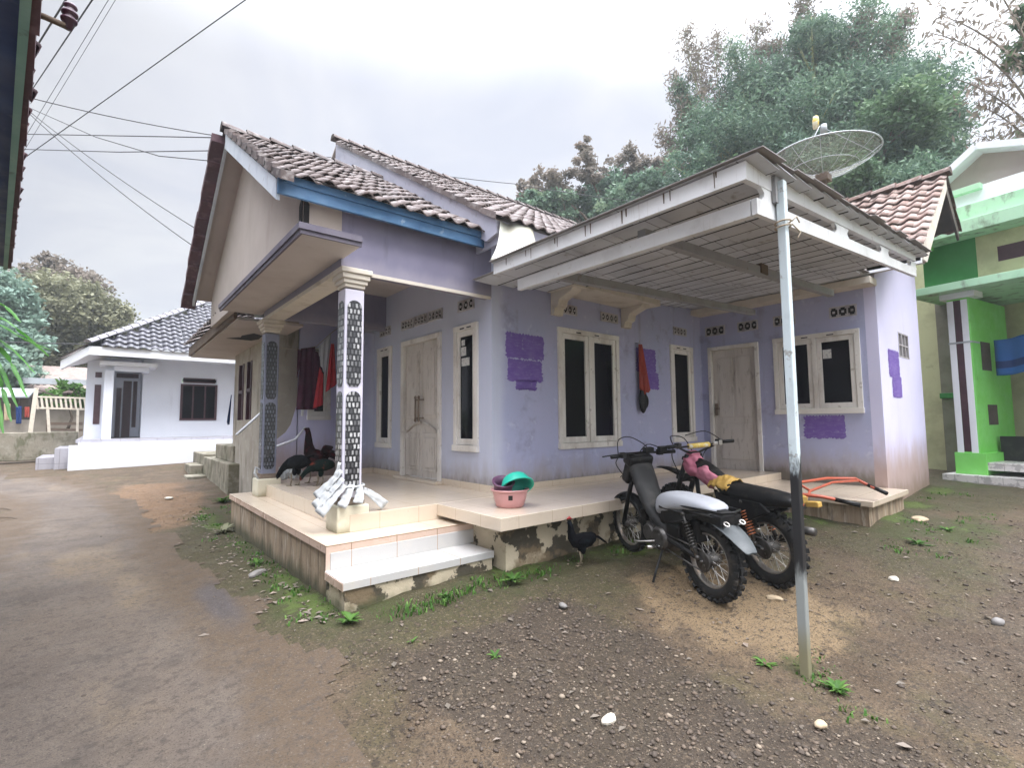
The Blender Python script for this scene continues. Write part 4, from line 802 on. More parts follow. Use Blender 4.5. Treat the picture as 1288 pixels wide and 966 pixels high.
for (x, z, hw, th) in ((1.0, .97, .12, .1), (.95, .89, .135, .1), (.87, .74, .125, .1), (.77, .6, .115, .11), (.66, .5, .11, .12), (.52, .45, .10, .12), (.42, .44, .09, .12)):
    rows.append([(x-.02, -hw, z-.05), (x-.04, -hw*.9, z+.01), (x-.02, 0, z+.035), (x-.04, hw*.9, z+.01), (x-.02, hw, z-.05)])
plate(B1, 'spine_cover', rows, 'dark_grey', .02)
c = MB(); c.obox((.985, 0, .955), (.14, .27, .11), Matrix.Rotation(-.35, 3, 'Y')); c.obox((1.02, 0, .83), (.11, .25, .22), Matrix.Rotation(-.35, 3, 'Y')); c.build('headset_cover', 'black', B1, world=False, bevel=.025)
rows = [[(1.06, -.07, .80), (1.07, 0, .83), (1.06, .07, .80)], [(1.16, -.08, .77), (1.18, 0, .8), (1.16, .08, .77)], [(1.25, -.06, .71), (1.29, 0, .73), (1.25, .06, .71)]]
plate(B1, 'front_beak', rows, 'black', .012)
handlebar(B1, (.96, 0, 1.0), .72, .02, .07, 'black')
cable(B1, [(.93, .26, 1.03), (1.02, .2, 1.15), (1.05, .05, 1.17), (1.0, -.1, 1.08), (.98, -.12, 1.0)]); cable(B1, [(.92, .27, 1.0), (1.06, .2, .9), (1.05, .08, .74)]); cable(B1, [(.92, -.27, 1.03), (1.05, -.15, 1.08), (1.08, -.02, .92)])
c = MB(); c.obox((.9, -.22, 1.05), (.05, .09, .06)); c.obox((.96, -.1, 1.045), (.06, .1, .05)); c.build('switch_box', 'black', B1, world=False, bevel=.008)
seat(B1, [(-.12, .76, .085, .05), (-.06, .79, .115, .08), (.1, .795, .135, .11), (.3, .785, .14, .15), (.45, .77, .135, .2), (.56, .735, .115, .22), (.64, .67, .07, .14)], 'seat_white')
sb_ = MB()
for (x0, x1, z, hw) in ((-.1, .2, .715, .125), (.2, .5, .665, .135)):
    sb_.tube([(x0, 0, z-.015), (x1, 0, z-.04)], [hw*.93, hw*.96], 14, flat=.26)
sb_.build('seat_band', 'dark_grey', B1, world=False)
for s in (-1, 1):
    c = MB(); c.prism([(.5, s*.09, .66), (.1, s*.09, .68), (.08, s*.09, .63), (.28, s*.10, .54), (.42, s*.10, .5), (.5, s*.09, .52)], (0, s*.02, 0)); c.build('side_cover', 'black', B1, world=False, bevel=.012)
c = MB(); c.obox((.22, .0, .52), (.3, .16, .2)); c.obox((.36, 0, .44), (.2, .2, .16)); c.build('airbox', 'black', B1, world=False, bevel=.03)
c = MB(); c.obox((.12, 0, .665), (.66, .2, .07), Matrix.Rotation(.06, 3, 'Y')); c.obox((.5, 0, .58), (.16, .17, .2), Matrix.Rotation(.5, 3, 'Y'))
c.tube([(-.2, .1, .75), (.1, .125, .72), (.3, .12, .7)], .012, 6); c.tube([(-.2, -.1, .75), (.1, -.125, .72), (.3, -.12, .7)], .012, 6); c.tube([(-.2, -.1, .75), (-.24, 0, .755), (-.2, .1, .75)], .012, 6); c.build('seat_base', 'black', B1, world=False, bevel=.02)
rows = [[(.04, y, .70-.3*abs(y)) for y in (-.09, -.045, 0, .045, .09)], [(-.10, y, .69-.4*abs(y)) for y in (-.105, -.05, 0, .05, .105)], [(-.23, y, .65-.4*abs(y)) for y in (-.10, -.05, 0, .05, .10)], [(-.34, y, .58-.35*abs(y)) for y in (-.085, -.04, 0, .04, .085)], [(-.42, y, .50-.2*abs(y)) for y in (-.05, -.025, 0, .025, .05)]]
fd_ = plate(B1, 'rear_fender', rows, 'fender_grey', .008)
for s in (-1, 1):
    e = MB(); e.torus((-.245, s*.075, .675), (-.6, 0, .9), .02, .007, 18, 6); e.tube([(-.235, s*.072, .66), (-.2, s*.06, .64)], .006, 5); e.build('eyelet', 'steel', fd_, world=False)
e = MB(); e.obox((-.13, 0, .715), (.07, .09, .06)); e.build('tail_bracket', 'black', B1, world=False, bevel=.006)
for s in (-1, 1): spring(B1, (.02, s*.12, .34), (.2, s*.11, .64), 'engine', .026)
place_bike(B1, (3.83, 2.15, -.055), (4.18, 3.16, .05), -.05, WB1)
# --- trail bike behind it
B2 = thing('motorcycle', 'black trail motorcycle with pink cloth over the tank and yellow handlebar pad', 'motorcycle', group='motorcycles parked by the terrace')
WB2 = 1.16; R2 = .32
wheel(B2, 0, R2, R2, .115, True); wheel(B2, WB2, .31, .31, .085, True)
bike_common(B2, WB2, R2)
f = MB(); f.tube([(.9, 0, .88), (.6, 0, .76), (.3, 0, .68), (-.25, 0, .76)], .022, 8); f.tube([(.9, 0, .84), (.84, 0, .5), (.72, 0, .24)], .022, 8)
for s in (-1, 1): f.tube([(.55, s*.07, .7), (.42, s*.09, .42), (.45, s*.08, .3)], .018, 8); f.tube([(.4, s*.09, .4), (.1, s*.09, .62), (-.2, s*.07, .74)], .013, 6)
f.build('frame', 'black', B2, world=False)
f = MB()
for s in (-1, 1): f.tube([(WB2, s*.09, .31), (WB2-.08, s*.09, .55), (WB2-.24, s*.085, .98)], [.024, .028, .022], 8)
f.obox((WB2-.13, 0, .72), (.08, .2, .04), Matrix.Rotation(-.35, 3, 'Y')); f.obox((WB2-.22, 0, .93), (.08, .2, .035), Matrix.Rotation(-.35, 3, 'Y')); f.build('fork', 'dark_grey', B2, world=False)
rows = [[(1.5, -.04, .74), (1.51, 0, .755), (1.5, .04, .74)], [(1.35, -.07, .77), (1.35, 0, .79), (1.35, .07, .77)], [(1.12, -.07, .75), (1.12, 0, .77), (1.12, .07, .75)], [(.95, -.05, .68), (.94, 0, .7), (.95, .05, .68)]]
plate(B2, 'front_fender', rows, 'black', .01)
t = MB(); t.lathe([(.02, 0), (.065, .03), (.075, .12), (.07, .25), (.055, .36), (.03, .42)], (.88, 0, .9), (-.86, 0, -.26), 16, wob=.0); t.build('tank', 'black', B2, world=False)
def cl(u, v):
    a = PI*(u-.5)*1.5; x = .96-.42*v; rr = .105-.015*v+.026*mnoise.noise(Vector((u*5, v*4, 2)))+.016*mnoise.noise(Vector((u*13, v*9, 7))); z = .9-.13*v
    return Vector((x+.02*math.sin(7*u), math.sin(a)*rr*1.05, z+math.cos(a)*rr*.75-.02*math.sin(13*v+5*u)*.5-.03*(abs(u-.5)*2)**2))
t = MB(); t.grid(cl, 40, 34); t.build('tank_cloth', 'pink_cloth', B2, world=False, solid=.008)
c = MB(); c.obox((.93, 0, .965), (.09, .13, .1), Matrix.Rotation(-.3, 3, 'Y')); c.build('number_plate', 'pink_cloth', B2, world=False, bevel=.03)
hb2 = handlebar(B2, (.9, 0, 1.0), .82, .10, .1, 'dark_grey', 'pad_yellow')
cable(B2, [(.86, .3, 1.1), (1.0, .22, 1.17), (1.05, 0, 1.12), (1.02, -.12, .9)]); cable(B2, [(.86, -.3, 1.1), (.98, -.2, .98), (.96, -.12, .78)]); cable(B2, [(.86, .3, 1.09), (.98, .22, .95), (.97, .12, .74)]); cable(B2, [(.85, -.3, 1.11), (.95, -.18, 1.2), (.98, .05, 1.17)])
c = MB(); c.obox((.84, -.26, 1.09), (.05, .05, .055)); c.obox((.84, -.2, 1.085), (.04, .06, .04)); c.build('switch_box', 'steel', B2, world=False, bevel=.008)
seat(B2, [(-.28, .80, .07, .06), (-.2, .82, .105, .11), (.0, .82, .13, .15), (.25, .81, .135, .16), (.42, .8, .12, .15), (.55, .82, .085, .11), (.62, .84, .05, .05)], 'black')
for s in (-1, 1):
    c = MB(); c.prism([(.5, s*.09, .70), (.0, s*.10, .72), (-.1, s*.10, .66), (.1, s*.11, .54), (.34, s*.12, .5), (.5, s*.1, .55)], (0, s*.03, 0)); c.build('side_cover', 'black', B2, world=False, bevel=.012)
c = MB(); c.obox((.28, .0, .56), (.34, .16, .22)); c.build('airbox', 'black', B2, world=False, bevel=.03)
c = MB(); c.grid(lambda u, v: Vector((.36+.24*u+.03*mnoise.noise(Vector((v*5, u*3, 3))), (v-.5)*.26, .845-.9*((v-.5)*.26)**2*6+.025*mnoise.noise(Vector((u*7, v*7, 1)))-.03*abs(u-.5))), 18, 18); c.build('yellow_rag', 'yellow', B2, world=False, solid=.006)
c = MB(); c.obox((-.36, -.05, .775), (.11, .05, .045), Matrix.Rotation(.2, 3, 'Y')); c.build('tail_panel', 'yellow', B2, world=False, bevel=.008)
for s in (-1, 1): spring(B2, (.05, s*.125, .36), (.2, s*.115, .68), 'spring', .03)
c = MB(); c.tube([(.02, -.15, .46), (-.2, -.16, .5), (-.28, -.16, .51)], [.028, .036, .034], 12); c.build('muffler', 'engine', B2, world=False)
rows = [[(.1, y, .70) for y in (-.06, 0, .06)], [(-.12, y, .72) for y in (-.07, 0, .07)], [(-.34, y, .74) for y in (-.05, 0, .05)]]
plate(B2, 'rear_fender', rows, 'black', .008)
place_bike(B2, (4.49, 1.97, -.04), (4.84, 3.05, .07), -.06, WB2)
# orange tubular handle frame lying on the wing terrace
O = thing('handle_frame', 'orange-red tubular frame with two black grips lying across the right terrace', 'handle frame', (5.9, 1.9, .452))
fr = MB(); a = Vector((5.55, 2.2, .62)); k1 = Vector((6.85, 2.12, .56)); 
P = [(5.2, 2.0, .58), (5.7, 2.18, .70), (6.35, 2.12, .70), (6.95, 2.02, .66), (6.78, 1.78, .58)]
fr.tube(P, .017, 8); fr.tube([(5.22, 1.98, .52), (5.75, 2.08, .62), (6.3, 2.05, .665), (6.92, 1.98, .64)], .014, 8)
fr.tube([(5.35, 2.06, .63), (5.55, 1.9, .60), (5.6, 1.74, .57)], .017, 8); fr.tube([(5.7, 2.18, .7), (5.75, 2.08, .62)], .013, 6); fr.tube([(5.4, 2.07, .64), (5.42, 2.0, .56)], .013, 6); fr.build('frame', 'orange', O)
for p, q in (((6.84, 1.86, .605), (6.72, 1.66, .545)), ((5.585, 1.8, .58), (5.62, 1.6, .545))):
    g = MB(); g.tube([p, q], [.02, .023], 10); g.build('grip', 'black', O)
g = MB(); g.obox((5.25, 1.97, .60), (.16, .05, .07), Matrix.Rotation(.6, 3, 'Z')); g.build('yellow_bracket', 'yellow', O, bevel=.008)

# ================================================================== CHICKENS
def chicken(label, loc, yaw, sc, body, tail, m, comb=True, tailm=None, crouch=0):
    # body: spine stations (x, z, rx_halfheight, half width) from rump to beak
    root = thing('chicken', label, 'chicken', loc, 'chickens around the porch', (0, 0, yaw))
    b = MB(); n = 12; vs = []; k = len(body)
    for i, (x, z, h, w) in enumerate(body):
        x0, z0 = body[max(0, i-1)][:2]; x1, z1 = body[min(k-1, i+1)][:2]; d = Vector((x1-x0, 0, z1-z0)).normalized(); u = Vector((-d.z, 0, d.x))
        for j in range(n):
            a = 2*PI*j/n; vs.append((Vector((x, 0, z)) + u*(h*math.sin(a)) + Vector((0, 1, 0))*(w*math.cos(a)))*sc)
    b.add(vs, [(i*n+j, i*n+(j+1) % n, (i+1)*n+(j+1) % n, (i+1)*n+j) for i in range(k-1) for j in range(n)]+[tuple(range(n-1, -1, -1)), tuple(range((k-1)*n, k*n))], 0, True)
    for (p, q, rr, fl) in tail:
        p, q = Vector(p), Vector(q); mid = (p+q)/2+Vector((0, 0, .03)); b.tube([p*sc, mid*sc, q*sc], [rr*.5*sc, rr*sc, rr*.35*sc], 8, 0, True, fl)
    for s in (-1, 1):                                    # wings
        b.ell(Vector((-.03, s*.07, .30-crouch))*sc, (.12*sc, .022*sc, .06*sc), 12, 8, 0, Matrix.Rotation(.25, 3, 'Y'))
    for s in (-1, 1): b.ell(Vector((.0, s*.04, .19-crouch))*sc, (.035*sc, .026*sc, .06*sc), 8, 6)
    for s in (-1, 1):
        x = .02+.03*s; b.tube([Vector((x, s*.04, .17-crouch))*sc, Vector((x-.018, s*.042, .08))*sc, Vector((x+.005, s*.042, .004))*sc], .0085*sc, 6, 1)
        for t in (-.5, 0, .5, PI): b.tube([Vector((x+.005, s*.042, .008))*sc, Vector((x+.005+.05*math.cos(t)*(1 if t < 3 else .5), s*.042+.05*math.sin(t), .004))*sc], [.007*sc, .004*sc], 5, 1)
    hx, hz = body[-2][:2]
    b.tube([Vector((hx, 0, hz))*sc, Vector((body[-1][0]+.0, 0, body[-1][1]))*sc, Vector((body[-1][0]*1.0+(body[-1][0]-hx)*.8, 0, body[-1][1]+(body[-1][1]-hz)*.8))*sc], [.012*sc, .01*sc, .002*sc], 6, 1)
    o = b.build('body', [m, 'shank'], root, world=False)
    if comb:
        c = MB(); c.tube([Vector((hx-.03, 0, hz+.03))*sc, Vector((hx, 0, hz+.05))*sc, Vector((hx+.03, 0, hz+.03))*sc], [.008*sc, .014*sc, .006*sc], 6, flat=1.4); c.build('comb', 'comb', root, world=False)
    return root
stand = [(-.19, .33, .025, .02), (-.16, .32, .06, .05), (-.09, .29, .088, .078), (.0, .275, .095, .085), (.08, .29, .085, .072), (.125, .335, .06, .05), (.14, .41, .04, .036), (.147, .475, .032, .03), (.16, .515, .03, .028), (.19, .518, .015, .013)]
tall = [(-.17, .30, .03, .02), (-.13, .30, .07, .06), (-.05, .30, .095, .085), (.04, .32, .1, .085), (.09, .38, .075, .062), (.105, .46, .055, .046), (.11, .54, .042, .038), (.115, .605, .032, .03), (.13, .645, .032, .028), (.162, .648, .015, .013)]
peck = [(-.2, .30, .025, .02), (-.16, .31, .06, .05), (-.08, .31, .09, .08), (.02, .30, .095, .085), (.1, .285, .075, .062), (.17, .25, .05, .042), (.225, .2, .036, .032), (.262, .15, .03, .027), (.282, .115, .028, .025), (.29, .09, .014, .012)]
def tailf(n, L, dz, r=.03, spread=.35): return [((-.13, 0, .32), (-.13-L*math.cos(a*.6), .4*L*math.sin(a), .32+dz*L+.03*math.cos(3*a)), r, .35) for a in [(-.5+i/(n-1))*spread*2 for i in range(n)]]
PZ = .563
DL = math.atan2(1, -.9)      # facing left in the view
chicken('black hen on the tiled porch with its head lowered, facing the road', (1.98, 6.82, PZ), DL-.1, 1.0, peck, tailf(5, .12, .35), 'feather', False)
chicken('tall dark maroon rooster stretching its neck upright on the porch', (2.27, 6.98, PZ), DL-.15, 1.12, tall, tailf(7, .2, -.1, .05, .6)+[((-.08, 0, .34), (-.25, .02*i, .40+.03*i), .06, .8) for i in (-1, 1)], 'feather_red', False)
chicken('dark green fowl with red-brown tail on the porch behind the black hen', (2.22, 6.6, PZ), DL+.35, .86, peck, tailf(7, .3, -.45, .035, .3), 'feather_green', False)
chicken('lone black hen standing upright on mossy ground below the terrace', (3.5, 3.24, gzf(3.5, 3.24)-.005), rad(160), .78, stand, tailf(6, .2, -.55, .035, .3), 'feather')

# ================================================================== SMALL THINGS ON AND AROUND THE PORCH
def basin(name, label, loc, r0_, r1_, h, m, rot=(0, 0, 0), ribs=0):
    root = thing(name, label, 'basin', loc, None, rot); b = MB()
    prof = [(0.001, .002), (r0_, 0), (r0_+.012, .012), (r0_+(r1_-r0_)*.62, h*.45), (r1_*.965, h*.8), (r1_, h), (r1_+.014, h+.004), (r1_+.014, h-.012), (r1_+.006, h-.012), (r1_, h-.004), (r1_-.008, h-.004), (r0_+(r1_-r0_)*.6-.006, h*.45), (r0_-.004, .012), (0.001, .012)]
    b.lathe(prof, n=40, wob=ribs); b.build('shell', m, root, world=False); return root
bp = basin('basin', 'pink plastic basin with ribbed side on the terrace corner', (3.04, 3.73, .562), .12, .17, .165, 'pink_plastic', ribs=.012)
lb = MB(); lb.box(-.02, .02, -.0015, .0015, -.022, .022); q = lb.build('badge', 'dark_grey', bp, world=False); q.location = (-.095, -.125, .1); q.rotation_euler = (.2, 0, -.66)
basin('basin', 'turquoise plastic basin tipped over inside the pink basin', (3.085, 3.72, .83), .105, .155, .11, 'teal_plastic', (2.55, -.35, -.75))
basin('basin', 'small mauve plastic bowl lying inside the pink basin', (2.985, 3.77, .695), .075, .095, .12, 'mauve_plastic', (.35, -.2, 0))
# plastic strips bundled round the near column foot
G = thing('plastic_streamers', 'folded silvery white plastic strips tied round the foot of the near column', 'plastic strips', (1.72, 4.42, .64))
s = MB()
def strip(p0, p1, p2, w0, w1, up):
    p0, p1, p2, up = map(Vector, (p0, p1, p2, up))
    def fn(u, v):
        p = (1-u)**2*p0+2*u*(1-u)*p1+u*u*p2; d = (2*(1-u)*(p1-p0)+2*u*(p2-p1)).normalized(); sd = d.cross(up).normalized(); w_ = w0+(w1-w0)*u
        return p+sd*(v-.5)*w_ + up*(.005*math.sin(v*9+u*6)+.007*math.sin(u*22))
    s.grid(fn, 10, 6)
for (p0, p1, p2, w0, w1) in (((1.64, 4.39, 1.02), (1.61, 4.4, .88), (1.55, 4.42, .76), .03, .06), ((1.65, 4.37, .95), (1.57, 4.42, .84), (1.47, 4.5, .72), .05, .09), ((1.66, 4.36, .88), (1.57, 4.39, .78), (1.45, 4.46, .64), .05, .10), ((1.68, 4.35, .82), (1.58, 4.36, .74), (1.47, 4.4, .585), .05, .11),
    ((1.74, 4.37, .82), (1.70, 4.31, .76), (1.63, 4.31, .64), .06, .09), ((1.80, 4.37, .80), (1.80, 4.30, .76), (1.76, 4.27, .665), .06, .09), ((1.86, 4.42, .76), (1.95, 4.39, .72), (2.06, 4.36, .60), .05, .09)):
    strip(p0, p1, p2, w0, w1, (-.55, -.65, .5))
s.build('strip', 'foil', G, solid=.003)
s = MB(); s.torus((1.755, 4.49, .80), (0, 0, 1), .14, .012, 20, 6); s.build('tie', 'foil', G)
G = thing('plastic_streamers', 'crumpled white plastic scraps heaped beside the far column foot', 'plastic strips', (2.0, 7.5, .56)); s = MB()
for i in range(16):
    p = Vector((1.98+random.uniform(-.05, .25), 7.45+random.uniform(-.12, .25), .59)); strip(p, p+Vector((random.uniform(-.05, .05), random.uniform(-.05, .05), .14)), p+Vector((random.uniform(-.1, .1), random.uniform(-.1, .1), .04+.1*random.random())), .05, .09, (-.6, -.6, .5))
s.tube([(1.66, 7.3, .6), (1.58, 7.28, .72), (1.62, 7.4, .78), (1.7, 7.3, .73)], .012, 6); s.build('scrap', 'foil', G, solid=.003)
# laundry on a line in the gap beyond the porch
def cloth(name, label, cat, corners, m, fold=.03, n=5, group=None, jag=0):
    A_, B_, C_, D_ = map(Vector, corners); c = MB(); nn = (B_-A_).cross(D_-A_).normalized()
    def fn(u, v):
        p = A_.lerp(B_, u).lerp(D_.lerp(C_, u), v); return p+nn*(fold*math.sin(u*n*2*PI+v*2)*(.3+.7*v))+Vector((0, 0, -.03*jag*math.sin(u*7)*v))
    c.grid(fn, 24, 14); o = c.build(name, m, solid=.006); return tag(o, label, cat, group)
L = tag(MB().tube([(2.2, 8.6, 2.6), (2.5, 8.6, 2.6), (2.77, 8.6, 2.68), (3.0, 8.6, 2.92), (3.3, 8.6, 3.2)], .006, 5).build('clothes_line', 'rope'), 'sagging line strung behind the porch carrying the washing', 'clothes line')
T = thing('shirt', 'dark plum tunic hanging on the line beside the red cloths', 'clothes', (2.62, 8.58, 1.6))
c = MB()
def sh(u, v):
    w0 = .115+.05*v+.03*max(0, (v-.45))*0; x = 2.63+(u-.5)*2*w0*(1.0 if v > .45 else 1.0); return Vector((x+.005*v, 8.58+.025*math.sin(u*16+v*2)*(.3+v), 2.62-v*1.02+.05*u*(1-v)))
c.grid(sh, 18, 18); c.build('body', 'cloth_purple', T, solid=.006)
for s_, x0 in ((-1, 2.53), (1, 2.73)):
    c = MB(); c.grid(lambda u, v: Vector((x0+s_*(.02+.10*v*u) + (u-.5)*.1, 8.575+.02*math.sin(u*9), 2.6-.46*v-.02*u)), 8, 8); c.build('sleeve', 'cloth_purple', T, solid=.006)
cloth('hanging_cloth', 'greyish white cloth hanging from the top end of the washing line', 'cloth', ((2.8, 8.56, 2.68), (3.0, 8.56, 2.92), (2.94, 8.56, 2.15), (2.84, 8.56, 2.35)), 'cloth_white', .02, 2)
cloth('hanging_cloth', 'long narrow red cloth hanging next to the plum tunic', 'cloth', ((2.81, 8.53, 2.32), (2.87, 8.53, 2.2), (2.88, 8.53, 1.68), (2.72, 8.53, 1.62)), 'cloth_red', .02, 2)
cloth('hanging_cloth', 'wide pointed red cloth hanging on the column side of the line', 'cloth', ((2.99, 8.52, 2.74), (3.04, 8.52, 2.74), (3.11, 8.52, 2.05), (2.92, 8.52, 1.9)), 'cloth_red', .025, 2)
# red cloth with a dark bag hanging on the side wall
T = thing('hanging_jacket', 'rusty red jacket with a dark hood end hanging on the lilac wall between windows', 'jacket', (6.25, 4.52, 1.5))
c = MB()
def jk(u, v):
    wdt = .05+.12*v; x = 6.2+.02*v+(u-.15)*wdt*1.5; return Vector((x, 4.50-.035*math.sin(u*PI)*(.5+v)-.01*math.sin(u*14), 2.52-.68*v-.05*v*math.sin(u*3)+.16*v*u*0))
c.grid(jk, 14, 16); c.build('sleeve', 'cloth_rust', T, solid=.012)
c = MB(); c.tube([(6.25, 4.475, 2.05), (6.25, 4.47, 1.9), (6.245, 4.475, 1.76)], [.05, .05, .035], 10, flat=.5); c.build('sleeve_end', 'cloth_rust', T)
c = MB(); c.ell((6.25, 4.49, 1.68), (.085, .045, .2), 14, 10); c.ell((6.3, 4.49, 1.66), (.08, .04, .11), 12, 8); c.build('hood', 'black', T)
c = MB(); c.tube([(6.2, YB, 2.55), (6.2, 4.49, 2.54), (6.2, 4.485, 2.58)], .006, 6); c.build('nail', 'steel', T)
# ---------------------------------------------------------------- stones, gravel, weeds
def rock(name, label, loc, sz, m, seed, group=None):
    rs = random.Random(seed); b = MB(); n, k = 10, 7; vs = []
    ph = [rs.uniform(0, 6) for _ in range(4)]
    for i in range(k+1):
        p = PI*i/k
        for j in range(n):
            t = 2*PI*j/n; q = 1+.16*math.sin(2*t+ph[0])+.1*math.sin(3*t+ph[1]+2*p)+.07*rs.uniform(-1, 1)*math.sin(p); vs.append((sz[0]*math.sin(p)*math.cos(t)*q, sz[1]*math.sin(p)*math.sin(t)*q, -sz[2]*math.cos(p)*(1+.1*math.sin(t+ph[2]))))
    b.add(vs, [(i*n+j, i*n+(j+1) % n, (i+1)*n+(j+1) % n, (i+1)*n+j) for i in range(k) for j in range(n)], 0, seed % 2 == 0)
    o = b.build(name, m, None, world=False); o.location = (loc[0], loc[1], gzf(loc[0], loc[1])+sz[2]*.55); o.rotation_euler = (0, 0, rs.uniform(0, 6)); return tag(o, label, 'stone', group)
rock('stone', 'chunky whitish stone on the dark gravel in front of the steps', (2.07, 1.75), (.045, .032, .024), 'stone_pale', 1)
rock('stone', 'smooth tan oval stone near the foot of the carport pole', (2.9, 1.06), (.034, .026, .02), 'stone_tan', 2)
rock('stone', 'flat brown stone on the tan earth behind the pole', (4.2, 1.82), (.055, .035, .022), 'stone_tan', 3)
rock('stone', 'small grey stone standing alone on the right-hand dirt', (4.95, .62), (.04, .03, .03), 'stone_grey', 4)
rock('stone', 'pale slab-like stone at the foot of the pale lilac side wall', (7.5, 1.55), (.13, .08, .03), 'stone_tan', 5)
rock('stone', 'small pale stone lying on the road edge by the concrete steps', (1.05, 11.6), (.13, .06, .02), 'stone_pale', 6)
rock('stone', 'broken dark kerb stone beside the road edge below the porch', (1.18, 5.2), (.10, .05, .03), 'stone_grey', 7)
rock('stone', 'rounded grey stone where the gravel meets the terrace drain', (2.75, 2.75), (.035, .028, .02), 'stone_grey', 8)
rock('stone', 'pale stone in the bare earth between the pole and the right terrace', (5.3, 1.3), (.06, .04, .02), 'stone_pale', 9)
def scatter(name, n, sampler, smin, smax, m):
    V = []; F = []; R = []; base = np.array([(1, 0, 0), (-1, 0, 0), (0, 1, 0), (0, -1, 0), (0, 0, 1), (0, 0, -1), (.6, .6, .5), (-.6, .6, .5), (-.6, -.6, .5), (.6, -.6, .5)], float)
    tri = [(0, 6, 9), (2, 7, 6), (1, 8, 7), (3, 9, 8), (6, 7, 4), (7, 8, 4), (8, 9, 4), (9, 6, 4), (0, 2, 6), (2, 1, 7), (1, 3, 8), (3, 0, 9), (0, 5, 2), (2, 5, 1), (1, 5, 3), (3, 5, 0)]
    xy = sampler(n); z = gz(xy[:, 0], xy[:, 1]); n = len(xy)
    sz = smin*(smax/smin)**(NR.random(n)**2.2); an = NR.random(n)*6.28; zz = z + zb_(xy)
    B = base[None]*(1+NR.normal(0, .16, (n, 10, 1))); B = B*np.stack([sz*NR.uniform(.7, 1.4, n), sz*NR.uniform(.7, 1.2, n), sz*NR.uniform(.5, .9, n)], -1)[:, None, :]
    c, s_ = np.cos(an)[:, None], np.sin(an)[:, None]; X = B[..., 0]*c-B[..., 1]*s_+xy[:, 0:1]; Y = B[..., 0]*s_+B[..., 1]*c+xy[:, 1:2]; Z = B[..., 2]+(zz+sz*.2)[:, None]
    V = np.stack([X, Y, Z], -1).reshape(-1, 3); F = (np.array(tri)[None]+(np.arange(n)*10)[:, None, None]).reshape(-1, 3)
    me = bpy.data.meshes.new(name); me.vertices.add(len(V)); me.vertices.foreach_set('co', V.ravel()); me.loops.add(F.size); me.loops.foreach_set('vertex_index', F.ravel()); me.polygons.add(len(F)); me.polygons.foreach_set('loop_start', np.arange(0, F.size, 3))
    at = me.attributes.new('rnd', 'FLOAT', 'FACE'); at.data.foreach_set('value', np.repeat(NR.random(n), 16).astype(np.float32)); me.update(calc_edges=True); me.materials.append(M[m])
    o = bpy.data.objects.new(name, me); COL.objects.link(o); return o
def zb_(xy):
    i = np.clip(np.searchsorted(gx, xy[:, 0])-1, 0, len(gx)-2); j = np.clip(np.searchsorted(gy, xy[:, 1])-1, 0, len(gy)-2)
    fx = (xy[:, 0]-gx[i])/(gx[i+1]-gx[i]); fy_ = (xy[:, 1]-gy[j])/(gy[j+1]-gy[j])
    zz = GZ[i, j]*(1-fx)*(1-fy_)+GZ[i+1, j]*fx*(1-fy_)+GZ[i, j+1]*(1-fx)*fy_+GZ[i+1, j+1]*fx*fy_
    return zz-gz(xy[:, 0], xy[:, 1])
def lookup(A_, xy):
    i = np.clip(np.searchsorted(gx, xy[:, 0]), 0, len(gx)-1); j = np.clip(np.searchsorted(gy, xy[:, 1]), 0, len(gy)-1); return A_[i, j]
def smp(box, dens):
    def f(n):
        P = np.stack([NR.uniform(box[0], box[1], n*4), NR.uniform(box[2], box[3], n*4)], -1); k = NR.random(len(P)) < dens(P); return P[k][:n]
    return f
blocked = lambda P: ((P[:, 0] > 1.38) & (P[:, 1] > 3.6)) | ((P[:, 0] > 2.78) & (P[:, 1] > 3.5)) | ((P[:, 0] > 6.6) & (P[:, 1] > 1.8)) 
o = scatter('gravel', 14000, smp((.9, 8.6, -.4, 3.5), lambda P: np.where(blocked(P), 0, np.clip(lookup(m_grav, P)**1.5+.22*lookup(m_grav2, P)+.03, 0, 1))), .003, .017, 'gravel'); tag(o, 'loose dark gravel and small stones spread before the steps', 'gravel', kind='stuff')
o = scatter('pebbles', 2600, smp((-.3, 10, -.4, 12.5), lambda P: np.where(blocked(P), 0, np.where(lookup(rsd, P) < .1, .1, .6))), .003, .016, 'gravel'); tag(o, 'scattered pebbles on bare earth and road edge', 'pebbles', kind='stuff')
def weed(label, x, y, r, n, m='leaf_lime', group='weeds in the yard', seed=0):
    rs = random.Random(seed); b = MB(); z = gzf(x, y)
    n = int(n*2.2)
    for i in range(n):
        a = 2*PI*i/n+rs.uniform(-.4, .4); L = r*rs.uniform(.35, .95); el = rs.uniform(.15, 1.15); d = Vector((math.cos(a), math.sin(a), 0)); sd = Vector((-d.y, d.x, 0)); w_ = L*rs.uniform(.07, .17); rr = rs.random()
        p = [Vector((x, y, z))+d*(L*t*math.cos(el*(1-t*.5)))+Vector((0, 0, L*math.sin(el)*(t*1.3-.75*t*t))) for t in (0, .33, .66, 1)]; ww = (.25, 1, .85, .05)
        vs = []
        for q, wv in zip(p, ww): vs += [q-sd*w_*wv, q+Vector((0, 0, -.12*w_)), q+sd*w_*wv]
        b.add(vs, [(k*3+j, k*3+j+1, k*3+3+j+1, k*3+3+j) for k in range(3) for j in range(2)], 0, True, rr)
    return tag(b.build('weed', m), label, 'weed', group)
weed('broad-leaved bright weed rosette at the right of the pole foot', 3.34, 1.12, .12, 16, seed=1)
weed('small bright weed tuft on bare earth left of the pole foot', 3.28, 1.5, .1, 9, seed=2)
weed('leafy weed at the road-side corner below the white step', 1.4, 3.5, .12, 16, seed=3)
weed('tiny weed alone in the middle of the dark gravel', 1.95, 2.55, .07, 7, seed=4)
weed('small weed at the gravel edge nearest the road', 1.62, 3.0, .06, 6, seed=5)
